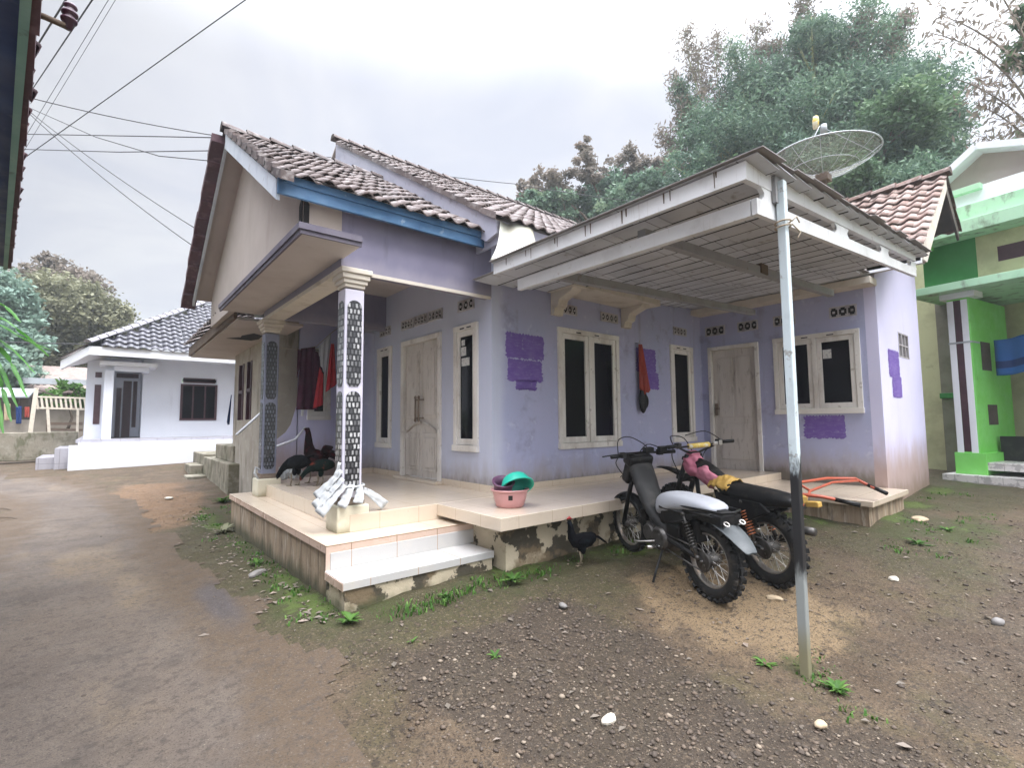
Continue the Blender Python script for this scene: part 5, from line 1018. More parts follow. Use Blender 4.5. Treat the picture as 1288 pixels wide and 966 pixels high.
weed('leafy weed clump in the drain below the terrace corner', 2.72, 3.3, .15, 14, seed=6)
weed('low weed in the drain midway along the white step', 2.1, 3.38, .1, 10, seed=7)
weed('spreading weed on the green patch in front of the right terrace', 6.4, 1.35, .16, 12, seed=8)
weed('wispy weed on the green patch beside the pale lilac side wall', 7.2, 1.25, .14, 10, seed=9)
weed('weed sprouting from the cracked edge under the grey house steps', 1.75, 10.4, .3, 16, seed=10)
weed('dark weed bush against the road-side porch plinth far end', 1.3, 7.6, .22, 16, 'leaf_olive', seed=11)
weed('weed halfway along the road-side porch plinth', 1.27, 5.6, .13, 12, seed=12)
# grass and ground cover: one mass
V = MB(); NRg = random.Random(5)
def blade(x, y, h):
    z = gzf(x, y)-.012; a = NRg.uniform(0, 6.28); dx, dy = math.cos(a), math.sin(a); w_ = h*.16; l = h*NRg.uniform(.2, .8); rr = NRg.random()
    V.add([(x-dy*w_, y+dx*w_, z), (x+dy*w_, y-dx*w_, z), (x+dx*l*.5+dy*w_*.8, y+dy*l*.5-dx*w_*.8, z+h*.7), (x+dx*l*.5-dy*w_*.8, y+dy*l*.5+dx*w_*.8, z+h*.7), (x+dx*l, y+dy*l, z+h*.85)], [(0, 1, 2, 3), (3, 2, 4)], 0, False, rr)
cl_ = []
for (a, b_, n, sp) in (((1.3, 9.2), (1.3, 3.6), 46, .1), ((1.45, 3.45), (2.8, 3.4), 26, .05), ((2.9, 3.36), (4.4, 3.3), 9, .07), ((6.2, 1.5), (8.4, 1.2), 22, .22), ((3.2, 1.15), (3.55, 1.35), 12, .07), ((1.5, 10.2), (1.9, 9.2), 14, .18), ((10.0, 1.5), (8.6, 1.8), 10, .12)):
    for i in range(n):
        t = NRg.random(); cl_.append((a[0]+(b_[0]-a[0])*t+NRg.gauss(0, sp), a[1]+(b_[1]-a[1])*t+NRg.gauss(0, sp)))
for (x, y) in cl_:
    s0 = NRg.uniform(.02, .055)
    for k in range(NRg.randint(8, 26)): blade(x+NRg.gauss(0, .045), y+NRg.gauss(0, .045), s0*NRg.uniform(.5, 1.2))
tag(V.build('grass', 'leaf_lime'), 'low grass and ground cover along the plinths', 'grass', kind='stuff')
# leaf litter
V = MB()
for i in range(420):
    if i % 3: t = NRg.random(); x = 1.3+NRg.gauss(0, .16)-.1; y = 3.6+6*t
    else: x = NRg.uniform(1.3, 8); y = NRg.uniform(.4, 3.3)
    if x > 1.36 and y > 3.55: continue
    z = max(gzf(x, y), float(zb_(np.array([[x, y]]))[0]+gzf(x, y)))+.008; a = NRg.uniform(0, 6); l = NRg.uniform(.012, .04); w_ = l*.5; dx, dy = math.cos(a), math.sin(a)
    V.add([(x-dx*l, y-dy*l, z), (x+dy*w_, y-dx*w_, z+NRg.uniform(0, .012)), (x+dx*l, y+dy*l, z), (x-dy*w_, y+dx*w_, z+NRg.uniform(0, .012))], [(0, 1, 2, 3)], 0, False)
tag(V.build('litter', 'leaf_dry'), 'dry leaf scraps scattered over the yard', 'leaf litter', kind='stuff')
# ================================================================== GREY HOUSE BESIDE THE PORCH
K = thing('grey_house', 'bare cement house with sagging soffit and concrete steps beyond the porch', 'house', (2.2, 10.5, -.05))
w = MB(); wall_cells(w, 'x', 2.2, .14, 9.16, 12.2, -.1, 3.2, [(10.55, 10.95, 1.45, 2.6), (11.25, 11.7, 1.45, 2.6)]); w.box(2.2, 2.6, 9.02, 9.16, -.1, 3.2); w.box(2.34, 6, 12.06, 12.2, -.1, 3.2); w.build('wall', 'cement', K); w = MB(); w.prism([(2.25, 9.018, .45), (2.6, 9.018, .45), (2.6, 9.018, 1.72), (2.5, 9.018, 1.35), (2.42, 9.018, 1.22), (2.25, 9.018, 1.08)], (0, -.003, 0)); w.build('paint_patch', 'lilac_lit', K)
b = MB()
for y0, y1 in ((10.55, 10.95), (11.25, 11.7)): b.box(2.18, 2.3, y0, y0+.05, 1.45, 2.6); b.box(2.18, 2.3, y1-.05, y1, 1.45, 2.6); b.box(2.18, 2.3, y0, y1, 2.0, 2.06); b.box(2.24, 2.26, y0, y1, 1.45, 2.6)
b.build('window', 'maroon', K)
b = MB(); b.box(2.0, 3.2, 11.41, 14.6, -.2, .56); b.build('step_block', 'moss_cement', K, bevel=.02)
b = MB(); b.box(2.15, 3.0, 11.9, 13.9, .56, .9); b.build('step_block', 'moss_cement', K, bevel=.02)
b = MB(); b.box(1.6, 2.0, 14.0, 14.6, -.2, .14); b.box(1.72, 2.0, 14.6, 15.6, -.2, .36); b.box(2.0, 2.7, 14.6, 16.4, -.1, .62); b.build('steps', 'moss_cement', K, bevel=.02)
b = MB(); b.prism([(1.42, 8.1, 2.92), (1.42, 8.1, 3.1), (1.42, 13, 3.06), (1.42, 13, 2.88)], (.05, 0, 0)); b.build('fascia', 'rust_brown', K)
b = MB(); b.hexa([(1.47, 8.1, 2.9), (2.4, 8.1, 2.9), (2.4, 13, 2.86), (1.47, 13, 2.86)], [(1.47, 8.1, 2.94), (2.4, 8.1, 2.94), (2.4, 13, 2.9), (1.47, 13, 2.9)]); so = b.build('soffit', 'soffit', K)
b = MB()
for (x, y, a, c) in ((1.75, 10.6, .12, .7), (1.95, 9.6, .16, .5), (1.85, 10.0, .22, .35), (2.05, 11.2, .07, .6)):
    b.add([(x-a, y-c*.3, 2.885), (x-a*.3, y-c, 2.885), (x+a*.8, y-c*.7, 2.885), (x+a, y+c*.2, 2.885), (x+a*.2, y+c, 2.885), (x-a*.8, y+c*.5, 2.885)], [(0, 1, 2, 3, 4, 5)])
b.build('soffit_hole', 'dark', so)
b = MB(); tiles(b, (1.38, 13.05, 3.1), (0, -1, 0), (1, 0, .6), 4.95, 3.0); b.build('roof', 'clay', K)
b = MB(); b.tube([(1.62, 7.9, 3.05), (1.66, 7.8, 2.93), (1.72, 7.7, 2.92)], .03, 8); b.tube([(1.5, 8.0, 3.1), (1.64, 7.86, 3.02)], .035, 8); b.build('gutter_pipe', 'zinc', K)
cloth('hanging_cloth', 'dark blue garment hanging at the corner of the grey house', 'cloth', ((2.13, 12.1, 2.0), (2.17, 12.35, 2.0), (2.15, 12.4, 1.35), (2.08, 12.1, 1.4)), 'cloth_navy', .02, 2)
P_ = tag(MB().tube([(1.6, 8.6, 1.2), (1.9, 8.62, 1.5), (2.05, 8.6, 1.66)], .02, 6).tube([(2.2, 8.7, 1.0), (2.5, 8.75, 1.1), (2.68, 8.8, 1.3)], .02, 6).tube([(2.62, 8.8, 1.5), (2.66, 8.82, 1.9)], .022, 6).build('drain_pipe', 'white_trim'), 'broken lengths of thin white pipe propped against the cement wall', 'pipe')

# ================================================================== WHITE HOUSE
Wt = thing('white_house', 'white rendered bungalow with glazed dark hipped tile roof and corner porch', 'house', (1.8, 18.2, .5))
w = MB(); wall_cells(w, 'y', 18.2, .15, .88, 5.6, 1.0, 3.5, [(1.84, 2.78, 1.54, 2.6), (1.84, 2.78, 2.66, 2.8)])
w.box(-.38, .02, 18.0, 18.15, 1.0, 3.45); w.box(-.38, -.25, 18.15, 24, 1.0, 3.45); w.box(.88, 1.02, 18.35, 19.4, 1.0, 3.4); w.box(-.25, .9, 19.3, 19.45, 1.0, 3.4); w.build('wall', 'white_wall', Wt)
b = MB(); b.box(.0, .2, 17.35, 17.55, .98, 2.86); b.box(.0, .2, 17.55, 18.2, 2.84, 3.0); b.box(.2, .98, 17.37, 17.53, 2.86, 3.0); b.box(.84, .98, 17.53, 18.2, 2.86, 3.0); b.build('porch_frame', 'white_wall', Wt)
b = MB(); b.box(-.12, 1.15, 17.2, 18.2, 3.0, 3.1); b.build('porch_slab', 'white_trim', Wt)
b = MB(); b.box(-.45, 5.7, 16.95, 18.2, .5, .92); b.box(-.6, -.45, 16.8, 18.5, .4, .6); b.box(-.45, 5.7, 16.75, 16.95, .1, .92); b.box(-.62, -.45, 16.75, 16.95, .1, .86); b.build('plinth', 'white_wall', Wt)
b = MB(); b.box(-.5, 5.75, 16.9, 24, .92, 1.0); b.box(-.9, -.52, 17.2, 24, .0, .78); b.box(-1.25, -.9, 17.4, 24, .0, .55); b.build('terrace', 'grey_tile', Wt)
f = MB(); f.box(1.84, 2.78, 18.22, 18.26, 1.54, 2.6); 
for x0, x1, z0, z1 in ((1.82, 1.88, 1.5, 2.62), (2.74, 2.8, 1.5, 2.62), (2.13, 2.17, 1.56, 2.58), (2.45, 2.49, 1.56, 2.58)): f.box(x0, x1, 18.17, 18.24, z0, z1)
for z0, z1 in ((1.5, 1.56), (2.57, 2.62), (2.66, 2.70), (2.77, 2.81)): f.box(1.88, 2.74, 18.172, 18.24, z0, z1)
f.build('window', 'maroon', Wt)
b = MB(); b.box(1.88, 2.74, 18.19, 18.22, 1.56, 2.57); b.box(1.86, 2.76, 18.19, 18.22, 2.7, 2.77); b.build('pane', 'glass', Wt)
b = MB(); b.box(.3, .42, 19.27, 19.3, 1.0, 2.5); b.box(.46, .66, 19.26, 19.3, 1.0, 2.72); b.box(.7, .8, 19.27, 19.3, 1.3, 2.72); b.box(.28, .82, 19.265, 19.3, 2.82, 2.95); b.build('door', 'maroon', Wt); b = MB(); b.box(-.2, -.06, 17.985, 18.0, 1.4, 2.5); b.build('window', 'maroon', Wt); b = MB(); b.box(-.2, -.06, 17.985, 18.0, 2.7, 2.85); b.build('vent_opening', 'maroon', Wt)
b = MB(); b.box(.2, .86, 17.9, 18.1, 1.0, 1.03); b.build('door_mat', 'dark', Wt)
rf = MB(); e = Vector((-.36, 16.75, 3.42)); tp = Vector((2.6, 20.2, 5.6)); uu = Vector((1, 0, 0)); vv = Vector((0, tp.y-e.y, tp.z-e.z)); LV = vv.length
tiles(rf, e, uu, vv, 6.6, LV, tu=.26, tv=.3, amp=.03, skip=lambda u, v: u < v/LV*(tp.x-e.x)+.05, jit=.003)
lv = Vector((2.96, 0, tp.z-e.z)); tiles(rf, (-.36, 24, 3.42), (0, -1, 0), lv, 7.25, lv.length, tu=.26, tv=.3, amp=.03, skip=lambda u, v: 7.25-u < v/lv.length*3.45+.05, jit=.003)
rf.build('roof', 'slate', Wt)
r2 = MB(); ridge_caps(r2, (-.36, 16.72, 3.5), (2.6, 20.2, 5.66), .09, .3); ridge_caps(r2, (2.6, 20.2, 5.67), (6.4, 20.2, 5.67), .09, .3); r2.build('ridge_tiles', 'grey_tile', Wt)
b = MB(); b.box(-.34, 6.2, 16.78, 16.83, 3.2, 3.42); b.box(-.34, 6.2, 16.83, 18.2, 3.3, 3.34); b.prism([(-.34, 16.78, 3.2), (-.34, 16.78, 3.42), (-.95, 18.3, 3.15), (-.95, 18.3, 2.9)], (.05, .02, 0)); b.add([(-.34, 16.83, 3.21), (-.95, 18.3, 2.92), (.1, 18.3, 3.3), (.1, 16.83, 3.3)], [(0, 1, 2, 3)]); b.build('eaves', 'white_trim', Wt)
b = MB(); slab_roof(b, (-.38, 16.74, 3.48), (-1.02, 18.3, 3.2), (.2, 18.9, 4.0), (.2, 17.4, 3.9), .04); b.build('side_roof', 'slate', Wt)

# ================================================================== FAR LEFT HUTS, RAILS, WALL
Hh = thing('hut', 'low dark hut with old tiled roof beyond the white rails', 'hut', (-1.4, 27, .8)); 
def pb(mb, a, b_, c_, d_, D, dep): # box from pixel rectangle at distance D
    p = dist(a, d_, D); q = dist(c_, b_, D); mb.box(p.x, q.x, p.y, p.y+dep, p.z, q.z)
b = MB(); pb(b, 20, 488, 112, 560, 27, 3); b.build('wall', 'hut_wall', Hh)
b = MB(); p = dist(18, 492, 26.3); q = dist(112, 465, 29); b.hexa([(p.x-.3, p.y, p.z-.05), (q.x+.6, p.y, p.z), (q.x+.6, q.y, q.z), (p.x-.3, q.y, q.z)], [(p.x-.3, p.y, p.z+.04), (q.x+.6, p.y, p.z+.08), (q.x+.6, q.y, q.z+.08), (p.x-.3, q.y, q.z+.08)]); b.build('roof', 'hut_roof', Hh)
for (x0, x1) in ((44, 50), (53, 58), (62, 70), (84, 100)):
    b = MB(); pb(b, x0, 482, x1, 500, 26.8, .1); b.build('window', 'hut_dark', Hh)
b = MB(); pb(b, 20, 478, 112, 482, 26.2, .2); b.build('fascia', 'zinc', Hh)
Hh = thing('hut', 'open lean-to shed with zinc roof and washing under it at the road bend', 'hut', (-2.3, 22.5, .8))
b = MB(); p = dist(-14, 497, 22.2); q = dist(45, 489, 24); b.hexa([(p.x, p.y, p.z-.06), (q.x, p.y, p.z-.06), (q.x, q.y, q.z-.06), (p.x, q.y, q.z-.06)], [(p.x, p.y, p.z), (q.x, p.y, p.z), (q.x, q.y, q.z), (p.x, q.y, q.z)]); b.build('roof', 'zinc', Hh)
b = MB(); pb(b, -14, 500, 44, 545, 24.2, .15); b.build('back_wall', 'hut_dark', Hh)
for x in (2, 21, 40):
    b = MB(); pb(b, x, 495, x+3, 545, 22.4, .1); b.build('post', 'hut_dark', Hh)
b = MB(); pb(b, -14, 528, 40, 546, 22.3, .12); b.build('low_wall', 'hut_wall', Hh)
for (x0, x1, y0, y1, m, t) in ((5, 13, 508, 529, 'stone_tan', 'tan cloth hung under the lean-to shed'), (20, 27, 511, 533, 'cloth_navy', 'black cloth hung in the middle of the lean-to shed'), (31, 37, 512, 525, 'cloth_rust', 'short red-brown cloth hung at the road end of the lean-to shed')):
    a = dist(x0, y0, 22.1); b_ = dist(x1, y0, 22.1); c = dist(x1, y1, 22.1); d = dist(x0, y1, 22.1); cloth('hanging_cloth', t, 'cloth', (a, b_, c, d), m, .02, 2)
Rl = thing('railing', 'cream painted ladder-like railing on a post before the far huts', 'railing', tuple(dist(75, 545, 21)))
b = MB()
for y in (500, 514): b.beam(dist(44, y-1, 21), dist(112, y+1, 21), .06, .05)
b.build('rail', 'rail_paint', Rl); b = MB()
for i in range(11): x = 46+i*6; b.beam(dist(x, 500, 21), dist(x+2, 515, 21), .05, .05, up=(0, 1, 0))
b.build('baluster', 'rail_paint', Rl)
b = MB(); b.beam(dist(38, 546, 21), dist(46, 488, 21), .1, .1, up=(0, 1, 0)); b.beam(dist(62, 548, 21), dist(60, 515, 21), .07, .07, up=(0, 1, 0)); b.beam(dist(97, 548, 21), dist(98, 515, 21), .06, .06, up=(0, 1, 0)); b.build('post', 'rail_paint', Rl)
b = MB(); b.beam(dist(46, 490, 21), dist(90, 505, 21), .04, .04); b.build('brace', 'hut_dark', Rl)
b = MB(); b.beam(dist(58, 533, 23), dist(104, 533, 23), .1, .1); b.beam(dist(60, 540, 23), dist(104, 541, 23), .1, .08); b.beam(dist(60, 528, 23), dist(60, 545, 23), .08, .08, up=(0, 1, 0)); tag(b.build('bench', 'rust_brown'), 'rough wooden bench under the cream railing', 'bench')
b = MB(); p = dist(-6, 567, 19.5); q = dist(104, 543, 19.5); b.box(p.x, q.x-.1, p.y, p.y+.3, p.z-.3, q.z); tag(b.build('retaining_wall', 'moss_cement', bevel=.02), 'low grey retaining wall between the road bend and the white house', 'wall')

# ================================================================== NEAR EAVE OVERHEAD (house on the left, mostly out of frame)
E_ = thing('near_house', 'tiled eave with teal fascia and navy soffit jutting in beside the road', 'house', (-1.6, 4, -.15))
def ev(p0, p1, z, lat=0): 
    a = atZ(p0[0], p0[1], z); b_ = atZ(p1[0], p1[1], z); return a, b_
a, b_ = ev((40, 0), (11, 322), 2.9); d = (b_-a).normalized(); a = a-d*2.6; b2 = a+d*((b_-a).length+.55); rt = Vector((d.y, -d.x, 0)); 
def off(p, l, z): return p+rt*l+Vector((0, 0, z))
f = MB(); f.hexa([off(a, -.03, -.01), off(a, 0, -.01), off(b2, 0, -.01), off(b2, -.03, -.01)], [off(a, -.03, .17), off(a, 0, .17), off(b2, 0, .17), off(b2, -.03, .17)]); f.build('fascia', 'teal_board', E_)
f = MB(); f.hexa([off(a, -.9, 0.02), off(a, -.03, 0.02), off(b2, -.03, 0.02), off(b2, -.9, 0.02)], [off(a, -.9, .06), off(a, -.03, .06), off(b2, -.03, .06), off(b2, -.9, .06)]); f.build('soffit', 'navy', E_)
f = MB(); q0 = a+d*2.45; f.hexa([off(a, -.9, 0.005), off(a, -.035, 0.005), off(q0, -.035, 0.005), off(q0, -.9, 0.005)], [off(a, -.9, .018), off(a, -.035, .018), off(q0, -.035, .018), off(q0, -.9, .018)]); f.build('soffit_board', 'cream_trim', E_)
f = MB(); tiles(f, off(b2, -.02, .16), -d, (-rt)+Vector((0, 0, .6)), (b2-a).length, 2.5, tu=.22, tv=.28); 
L_ = (b2-a).length; n = int(L_/.28)
for i in range(n):
    p = a+d*(i*.28); q = a+d*(i*.28+.29); l = .018+.004*(i % 2); f.hexa([off(p, l-.028, .02), off(p, l, .02), off(q, l+.008, .0), off(q, l-.028, .0)], [off(p, l-.028, .2), off(p, l, .2), off(q, l+.008, .19), off(q, l-.028, .19)])
f.build('roof', 'clay_maroon', E_)
f = MB(); f.hexa([off(a, -2.5, -3.1), off(a, -.9, -3.1), off(b2, -.9, -3.1), off(b2, -2.5, -3.1)], [off(a, -2.5, .3), off(a, -.9, .3), off(b2, -.9, .3), off(b2, -2.5, .3)]); f.build('wall', 'white_wall', E_)
I_ = thing('insulator_bracket', 'rusty rod with brown ceramic insulator sticking out from the near eave', 'insulator', tuple(dist(50, 18, 2.6)))
b = MB(); b.tube([dist(40, 15, 2.6), dist(57, 21, 2.6), dist(84, 33, 2.6)], .012, 8); b.build('rod', 'rust_brown', I_)
p = dist(86, 33, 2.6); b = MB(); b.lathe([(.002, -.01), (.014, -.01), (.014, .02), (.026, .022), (.028, .03), (.018, .036), (.018, .05), (.027, .053), (.027, .062), (.017, .068), (.016, .082), (.023, .086), (.02, .096), (.002, .1)], p, (.03, .02, 1), 16); b.build('insulator', 'ceramic', I_)
# banana leaves by the left edge
Bn = thing('banana_plant', 'banana plant with arching leaves at the road side under the near eave', 'banana plant', (-1.6, 6.6, -.1))
def bleaf(pts, w, name='leaf'):
    P = [Vector(p) for p in pts]; b = MB()
    def bz(t):
        k = len(P)-1; i = min(int(t*k), k-1); f_ = t*k-i; p0 = P[max(0, i-1)]; p1 = P[i]; p2 = P[i+1]; p3 = P[min(k, i+2)]
        return .5*((2*p1)+(p2-p0)*f_+(2*p0-5*p1+4*p2-p3)*f_*f_+(3*p1-p0-3*p2+p3)*f_**3)
    def fn(u, v):
        t = u; c = bz(t); dd = (bz(min(1, t+.02))-bz(max(0, t-.02))).normalized(); sd = dd.cross(Vector((0, 0, 1))).normalized(); ww = w*(math.sin(PI*(t*.93+.05))**.6)*(.85+.15*math.sin(t*40+v*3)); s_ = (v-.5)*2
        return c+sd*s_*ww+Vector((0, 0, -abs(s_)*ww*.55))
    b.grid(fn, 26, 4); b.build(name, 'banana', Bn)
D6 = 6.4
for px in ([(-40, 420), (-5, 398), (25, 415), (62, 448)], [(-40, 410), (0, 408), (30, 425), (64, 440)], [(-40, 450), (-10, 425), (18, 440), (45, 470)], [(-40, 430), (-15, 440), (5, 470), (22, 512)], [(-40, 460), (-12, 455), (4, 490), (14, 530)], [(-40, 480), (-20, 470), (-4, 500), (4, 545)], [(-40, 440), (-8, 432), (14, 455), (34, 500)], [(-40, 400), (-12, 380), (8, 385), (26, 405)]):
    bleaf([dist(x, y, D6+random.uniform(-.3, .3)) for x, y in px], .026)
b = MB(); b.tube([(-1.62, 6.5, -.15), (-1.5, 6.4, .8), (-1.35, 6.35, 1.6)], [.1, .09, .06], 10); b.build('trunk', 'bamboo', Bn)
# ================================================================== GREEN HOUSE AT RIGHT
Gh = thing('green_house', 'green and cream house with striped pillar and stepped parapet at the right edge', 'house', (12, 1.5, .4))
ga = Vector((.18, .984, 0)).normalized(); gn = Vector((-ga.y, ga.x, 0)); go = Vector((11.45, 1.77, 0))    # along the front, and towards the viewer
def gp(u, n_, z): return go+ga*u+gn*n_+Vector((0, 0, z))
def gbox(mb, u0, u1, n0, n1, z0, z1): mb.hexa([gp(u0, n0, z0), gp(u0, n1, z0), gp(u1, n1, z0), gp(u1, n0, z0)][::-1], [gp(u0, n0, z1), gp(u0, n1, z1), gp(u1, n1, z1), gp(u1, n0, z1)][::-1])
def gm(name, m, *bx, bevel=.006):
    b = MB()
    for q in bx: gbox(b, *q)
    return b.build(name, m, Gh, bevel=bevel)
pl_ = gm('pillar', 'green_paint', (-.30, 0, -1.6, 0, .75, 3.45)); gm('pillar_base', 'green_paint', (-.38, .04, -1.65, .03, .42, .78))
gm('pillar_stripe', 'white_trim', (-.28, -.19, .001, .012, .78, 3.42), (-.09, 0, .001, .012, .78, 3.42)); gm('pillar_inlay', 'maroon', (-.19, -.09, .0, .006, .8, 3.42))
gm('pillar_niche', 'hut_dark', (-.304, -.299, -.75, -.35, 2.2, 2.7), bevel=0); gm('pillar_niche', 'hut_dark', (-.304, -.299, -.85, -.45, 1.25, 1.6), bevel=0)
gm('capital', 'white_trim', (-.4, .08, -.3, .06, 3.45, 3.55)); gm('pillar_ring', 'zinc', (-.31, .01, -.3, .02, 2.66, 2.69), bevel=0)
gm('canopy', 'mint_paint', (-8, .42, -2.2, .35, 3.55, 3.68)); gm('fascia', 'mint_paint', (-8, .30, -.9, .45, 4.45, 4.66), (-8, .24, -.9, .3, 4.66, 4.95)); gm('cornice', 'green_paint', (.12, .44, -.9, .47, 4.40, 4.70))
gm('frieze', 'pale_yellow', (-8, -.45, -.6, .0, 3.68, 4.45)); gm('frieze_panel', 'deep_green', (-.45, .3, -.62, .0, 3.68, 4.45)); gm('frieze_niche', 'maroon', (-1.05, -.72, -.02, .004, 3.95, 4.2), bevel=0)
gm('parapet', 'white_trim', (-8, -.15, -1.2, .0, 4.95, 5.32)); gm('parapet_cap', 'mint_paint', (-.6, .12, -1.2, .1, 5.24, 5.34))
gm('back_wall', 'pale_yellow', (-8, .2, -2.1, -2.0, .4, 3.55)); gm('recess_wall', 'pale_yellow', (.2, 3.2, -1.4, -1.3, -.2, 4.6)); gm('side_wall', 'hut_wall', (.2, .5, -2.6, -.9, 0, 4.5)); gm('side_trim', 'deep_green', (.19, .52, -2.6, -.88, 1.75, 1.85)); gm('wall_niche', 'hut_dark', (-1.05, -.8, -2.0, -1.98, 2.9, 3.25), (-1.8, -1.5, -2.0, -1.98, 2.9, 3.3), bevel=0)
gm('door', 'maroon', (-2.2, -1.1, -2.0, -1.97, .5, 2.55), bevel=0); gm('porch_wall', 'dark_grey', (-8, -.35, -.8, -.7, .6, 1.05), bevel=0)
gm('floor', 'ornament_tile', (-8, -.3, -2, .0, .5, .63)); gm('step', 'ornament_tile', (-8, .15, -2, .25, .26, .42), bevel=.004); gm('base', 'cement', (-8, .15, -2, .22, -.2, .26))
b = MB(); b.prism([gp(-1.9, -.3, 5.3), gp(.05, -.3, 5.3), gp(.02, -.3, 5.6), gp(-.55, -.3, 6.0), gp(-1.9, -.3, 5.5)], -gn*.6); b.build('gable', 'beige', Gh)
b = MB(); b.beam(gp(.12, -.25, 5.56), gp(-.55, -.25, 6.03), .5, .11); b.beam(gp(-.55, -.25, 6.03), gp(-2.2, -.25, 5.4), .5, .11); b.build('gable_trim', 'white_trim', Gh)
tw = MB()
def twf(u, v): p = gp(-.42-.9*u, -.55, 2.72+.03*math.sin(u*3)); return p+Vector((0, 0, -.62*v-.02*math.sin(u*9)))+gn*(.02*math.sin(u*20))
tw.grid(twf, 20, 10); T = tag(tw.build('towel', ['cloth_blue', 'cloth_navy'], solid=.01), 'blue towel with a dark band hanging in the green house porch', 'towel')
for p in T.data.polygons: p.material_index = 1 if .55 < (p.index % 10)/10 < .75 else 0

# ================================================================== SATELLITE DISH
Ds = thing('satellite_dish', 'large wire mesh satellite dish tilted on a mast above the right wing roof', 'satellite dish', (9.96, 2.95, 4.9))
c0 = Vector((9.86, 3.07, 5.76)); axd = Vector((-.02, -.06, 1)).normalized()
b = MB(); prof = [(.03+.97*i/9*1.0, .42*((i/9)**2)) for i in range(10)]; prof = [(a*.86, z*.86) for a, z in prof]; b.lathe(prof, c0, axd, 40); b.build('reflector', 'mesh_dish', Ds)
b = MB(); b.torus(c0+axd*.361, axd, .86, .013, 48, 6); b.torus(c0+axd*.12, axd, .54, .005, 40, 6); b.build('rim', 'zinc', Ds)
u = axd.orthogonal().normalized(); v = axd.cross(u); b = MB()
for i in range(12):
    a = 2*PI*i/12; e = u*math.cos(a)+v*math.sin(a); b.tube([c0+e*(k/6)*.86+axd*(.361*(k/6)**2-.008) for k in range(7)], .004, 4)
b.build('rib', 'zinc', Ds)
b = MB(); b.tube([(9.86, 3.07, 4.8), c0-Vector((0, 0, .08))], .05, 10); b.obox(c0-Vector((0, 0, .05)), (.22, .2, .14)); b.tube([c0+Vector((.0, 0, -.2)), c0+u*.4+axd*.05], .015, 6); b.build('mast', 'rust_brown', Ds, bevel=.01)
f0 = dist(1031, 158, 10.35); b = MB()
for i in range(3):
    a = 2*PI*i/3+.4; b.tube([c0+(u*math.cos(a)+v*math.sin(a))*.83+axd*.34, f0], .006, 5)
b.build('feed_leg', 'zinc', Ds)
b = MB(); b.lathe([(.0, -.12), (.05, -.12), (.055, .02), (.04, .1), (0, .12)], dist(1026, 153, 10.35), (.05, 0, 1), 14); b.build('feed_cap', 'pad_yellow', Ds); b = MB(); b.lathe([(.0, -.1), (.06, -.1), (.05, .05), (0, .07)], dist(1036, 160, 10.35), (.1, 0, 1), 14); b.build('feed_cap', 'zinc', Ds)

# ================================================================== CABLES
def cab(label, pts, r=.012, sag=.0):
    P = [Vector(p) for p in pts]; out = []
    for i in range(len(P)-1):
        for k in range(12): t = k/12; q = P[i].lerp(P[i+1], t); q.z -= sag*4*t*(1-t); out.append(q)
    out.append(P[-1]); b = MB(); b.tube(out, r, 5); tag(b.build('power_cable', 'wire'), label, 'cable', 'overhead cables')
S0 = 17
cab('long cable from the eave side over both ridges to the trees', [dist(20, 118, S0), dist(283, 172, 14), dist(420, 198, 15), dist(648, 231, 17), dist(850, 258, 20)], .012, .08)
cab('level cable meeting the porch ridge end', [dist(15, 168, S0), dist(285, 173, 9.5)], .01)
cab('level cable just below the porch ridge end', [dist(15, 187, S0), dist(150, 191, 12), dist(278, 189, 9.6)], .009)
cab('drooping cable that flattens towards the gable tiles', [dist(30, 132, S0), dist(120, 172, 13), dist(200, 196, 11), dist(274, 203, 10)], .009)
cab('steep cable running down to the middle of the gable edge', [dist(30, 134, S0), dist(252, 291, 11.5)], .01, .1)
cab('lowest steep cable running down to the gable edge', [dist(31, 137, S0), dist(248, 313, 11.8)], .01, .12)
cab('cable crossing the sky from top centre down to the near eave', [dist(330, -16, 9), dist(20, 206, 16)], .009)
cab('dark cable falling from the frame top beside the insulator', [dist(125, -14, 7), dist(30, 128, 15)], .009)
cab('short dark cable close to the near eave tiles', [dist(90, -12, 6), dist(40, 68, 8)], .009)
cab('thin faint cable parallel to the steep ones at frame top', [dist(142, -10, 12), dist(30, 175, 19)], .006)
cab('thinnest faint cable rightmost of the parallel pair', [dist(152, -12, 12), dist(30, 190, 19)], .005)
cab('low pale cable running behind the white house roof', [dist(0, 430, 17.5), dist(60, 432, 17.5), dist(112, 433, 17.5)], .015)

# ================================================================== TREES
def leaves(name, m, clumps, parent, tot, ls, elong=1.8, droop=.35, shell=.45, seed=0):
    R = np.random.default_rng(seed); vol = np.array([c[1]*c[1] for c in clumps]); cnt = np.maximum(20, (tot*vol/vol.sum()).astype(int)); Cs = []; Rn = []
    for (c, r, *ex), n in zip(clumps, cnt):
        sq = ex[0] if ex else .8
        # sub-clusters give uneven outline and gaps
        ns = max(5, int(n/70)); d = R.normal(size=(ns, 3)); d /= np.linalg.norm(d, axis=1)[:, None]; rr = r*(shell+(1-shell)*R.random(ns)**.6)*R.uniform(.75, 1.12, ns)
        sc = d*rr[:, None]*np.array([1, 1, sq]); k = R.integers(0, ns, n); p = sc[k]+R.normal(0, r*.13, (n, 3))*np.array([1, 1, .75])
        Cs.append(p+np.array(c)); tone = np.clip(R.normal(.5, .16, ns), 0, 1); Rn.append(np.clip(tone[k]+R.normal(0, .14, n)+.0*R.random()+(R.random()-.5)*.16, 0, 1))
    P = np.concatenate(Cs); rnd = np.concatenate(Rn); n = len(P)
    return leafmesh(name, m, P, rnd, parent, ls, elong, droop, R)
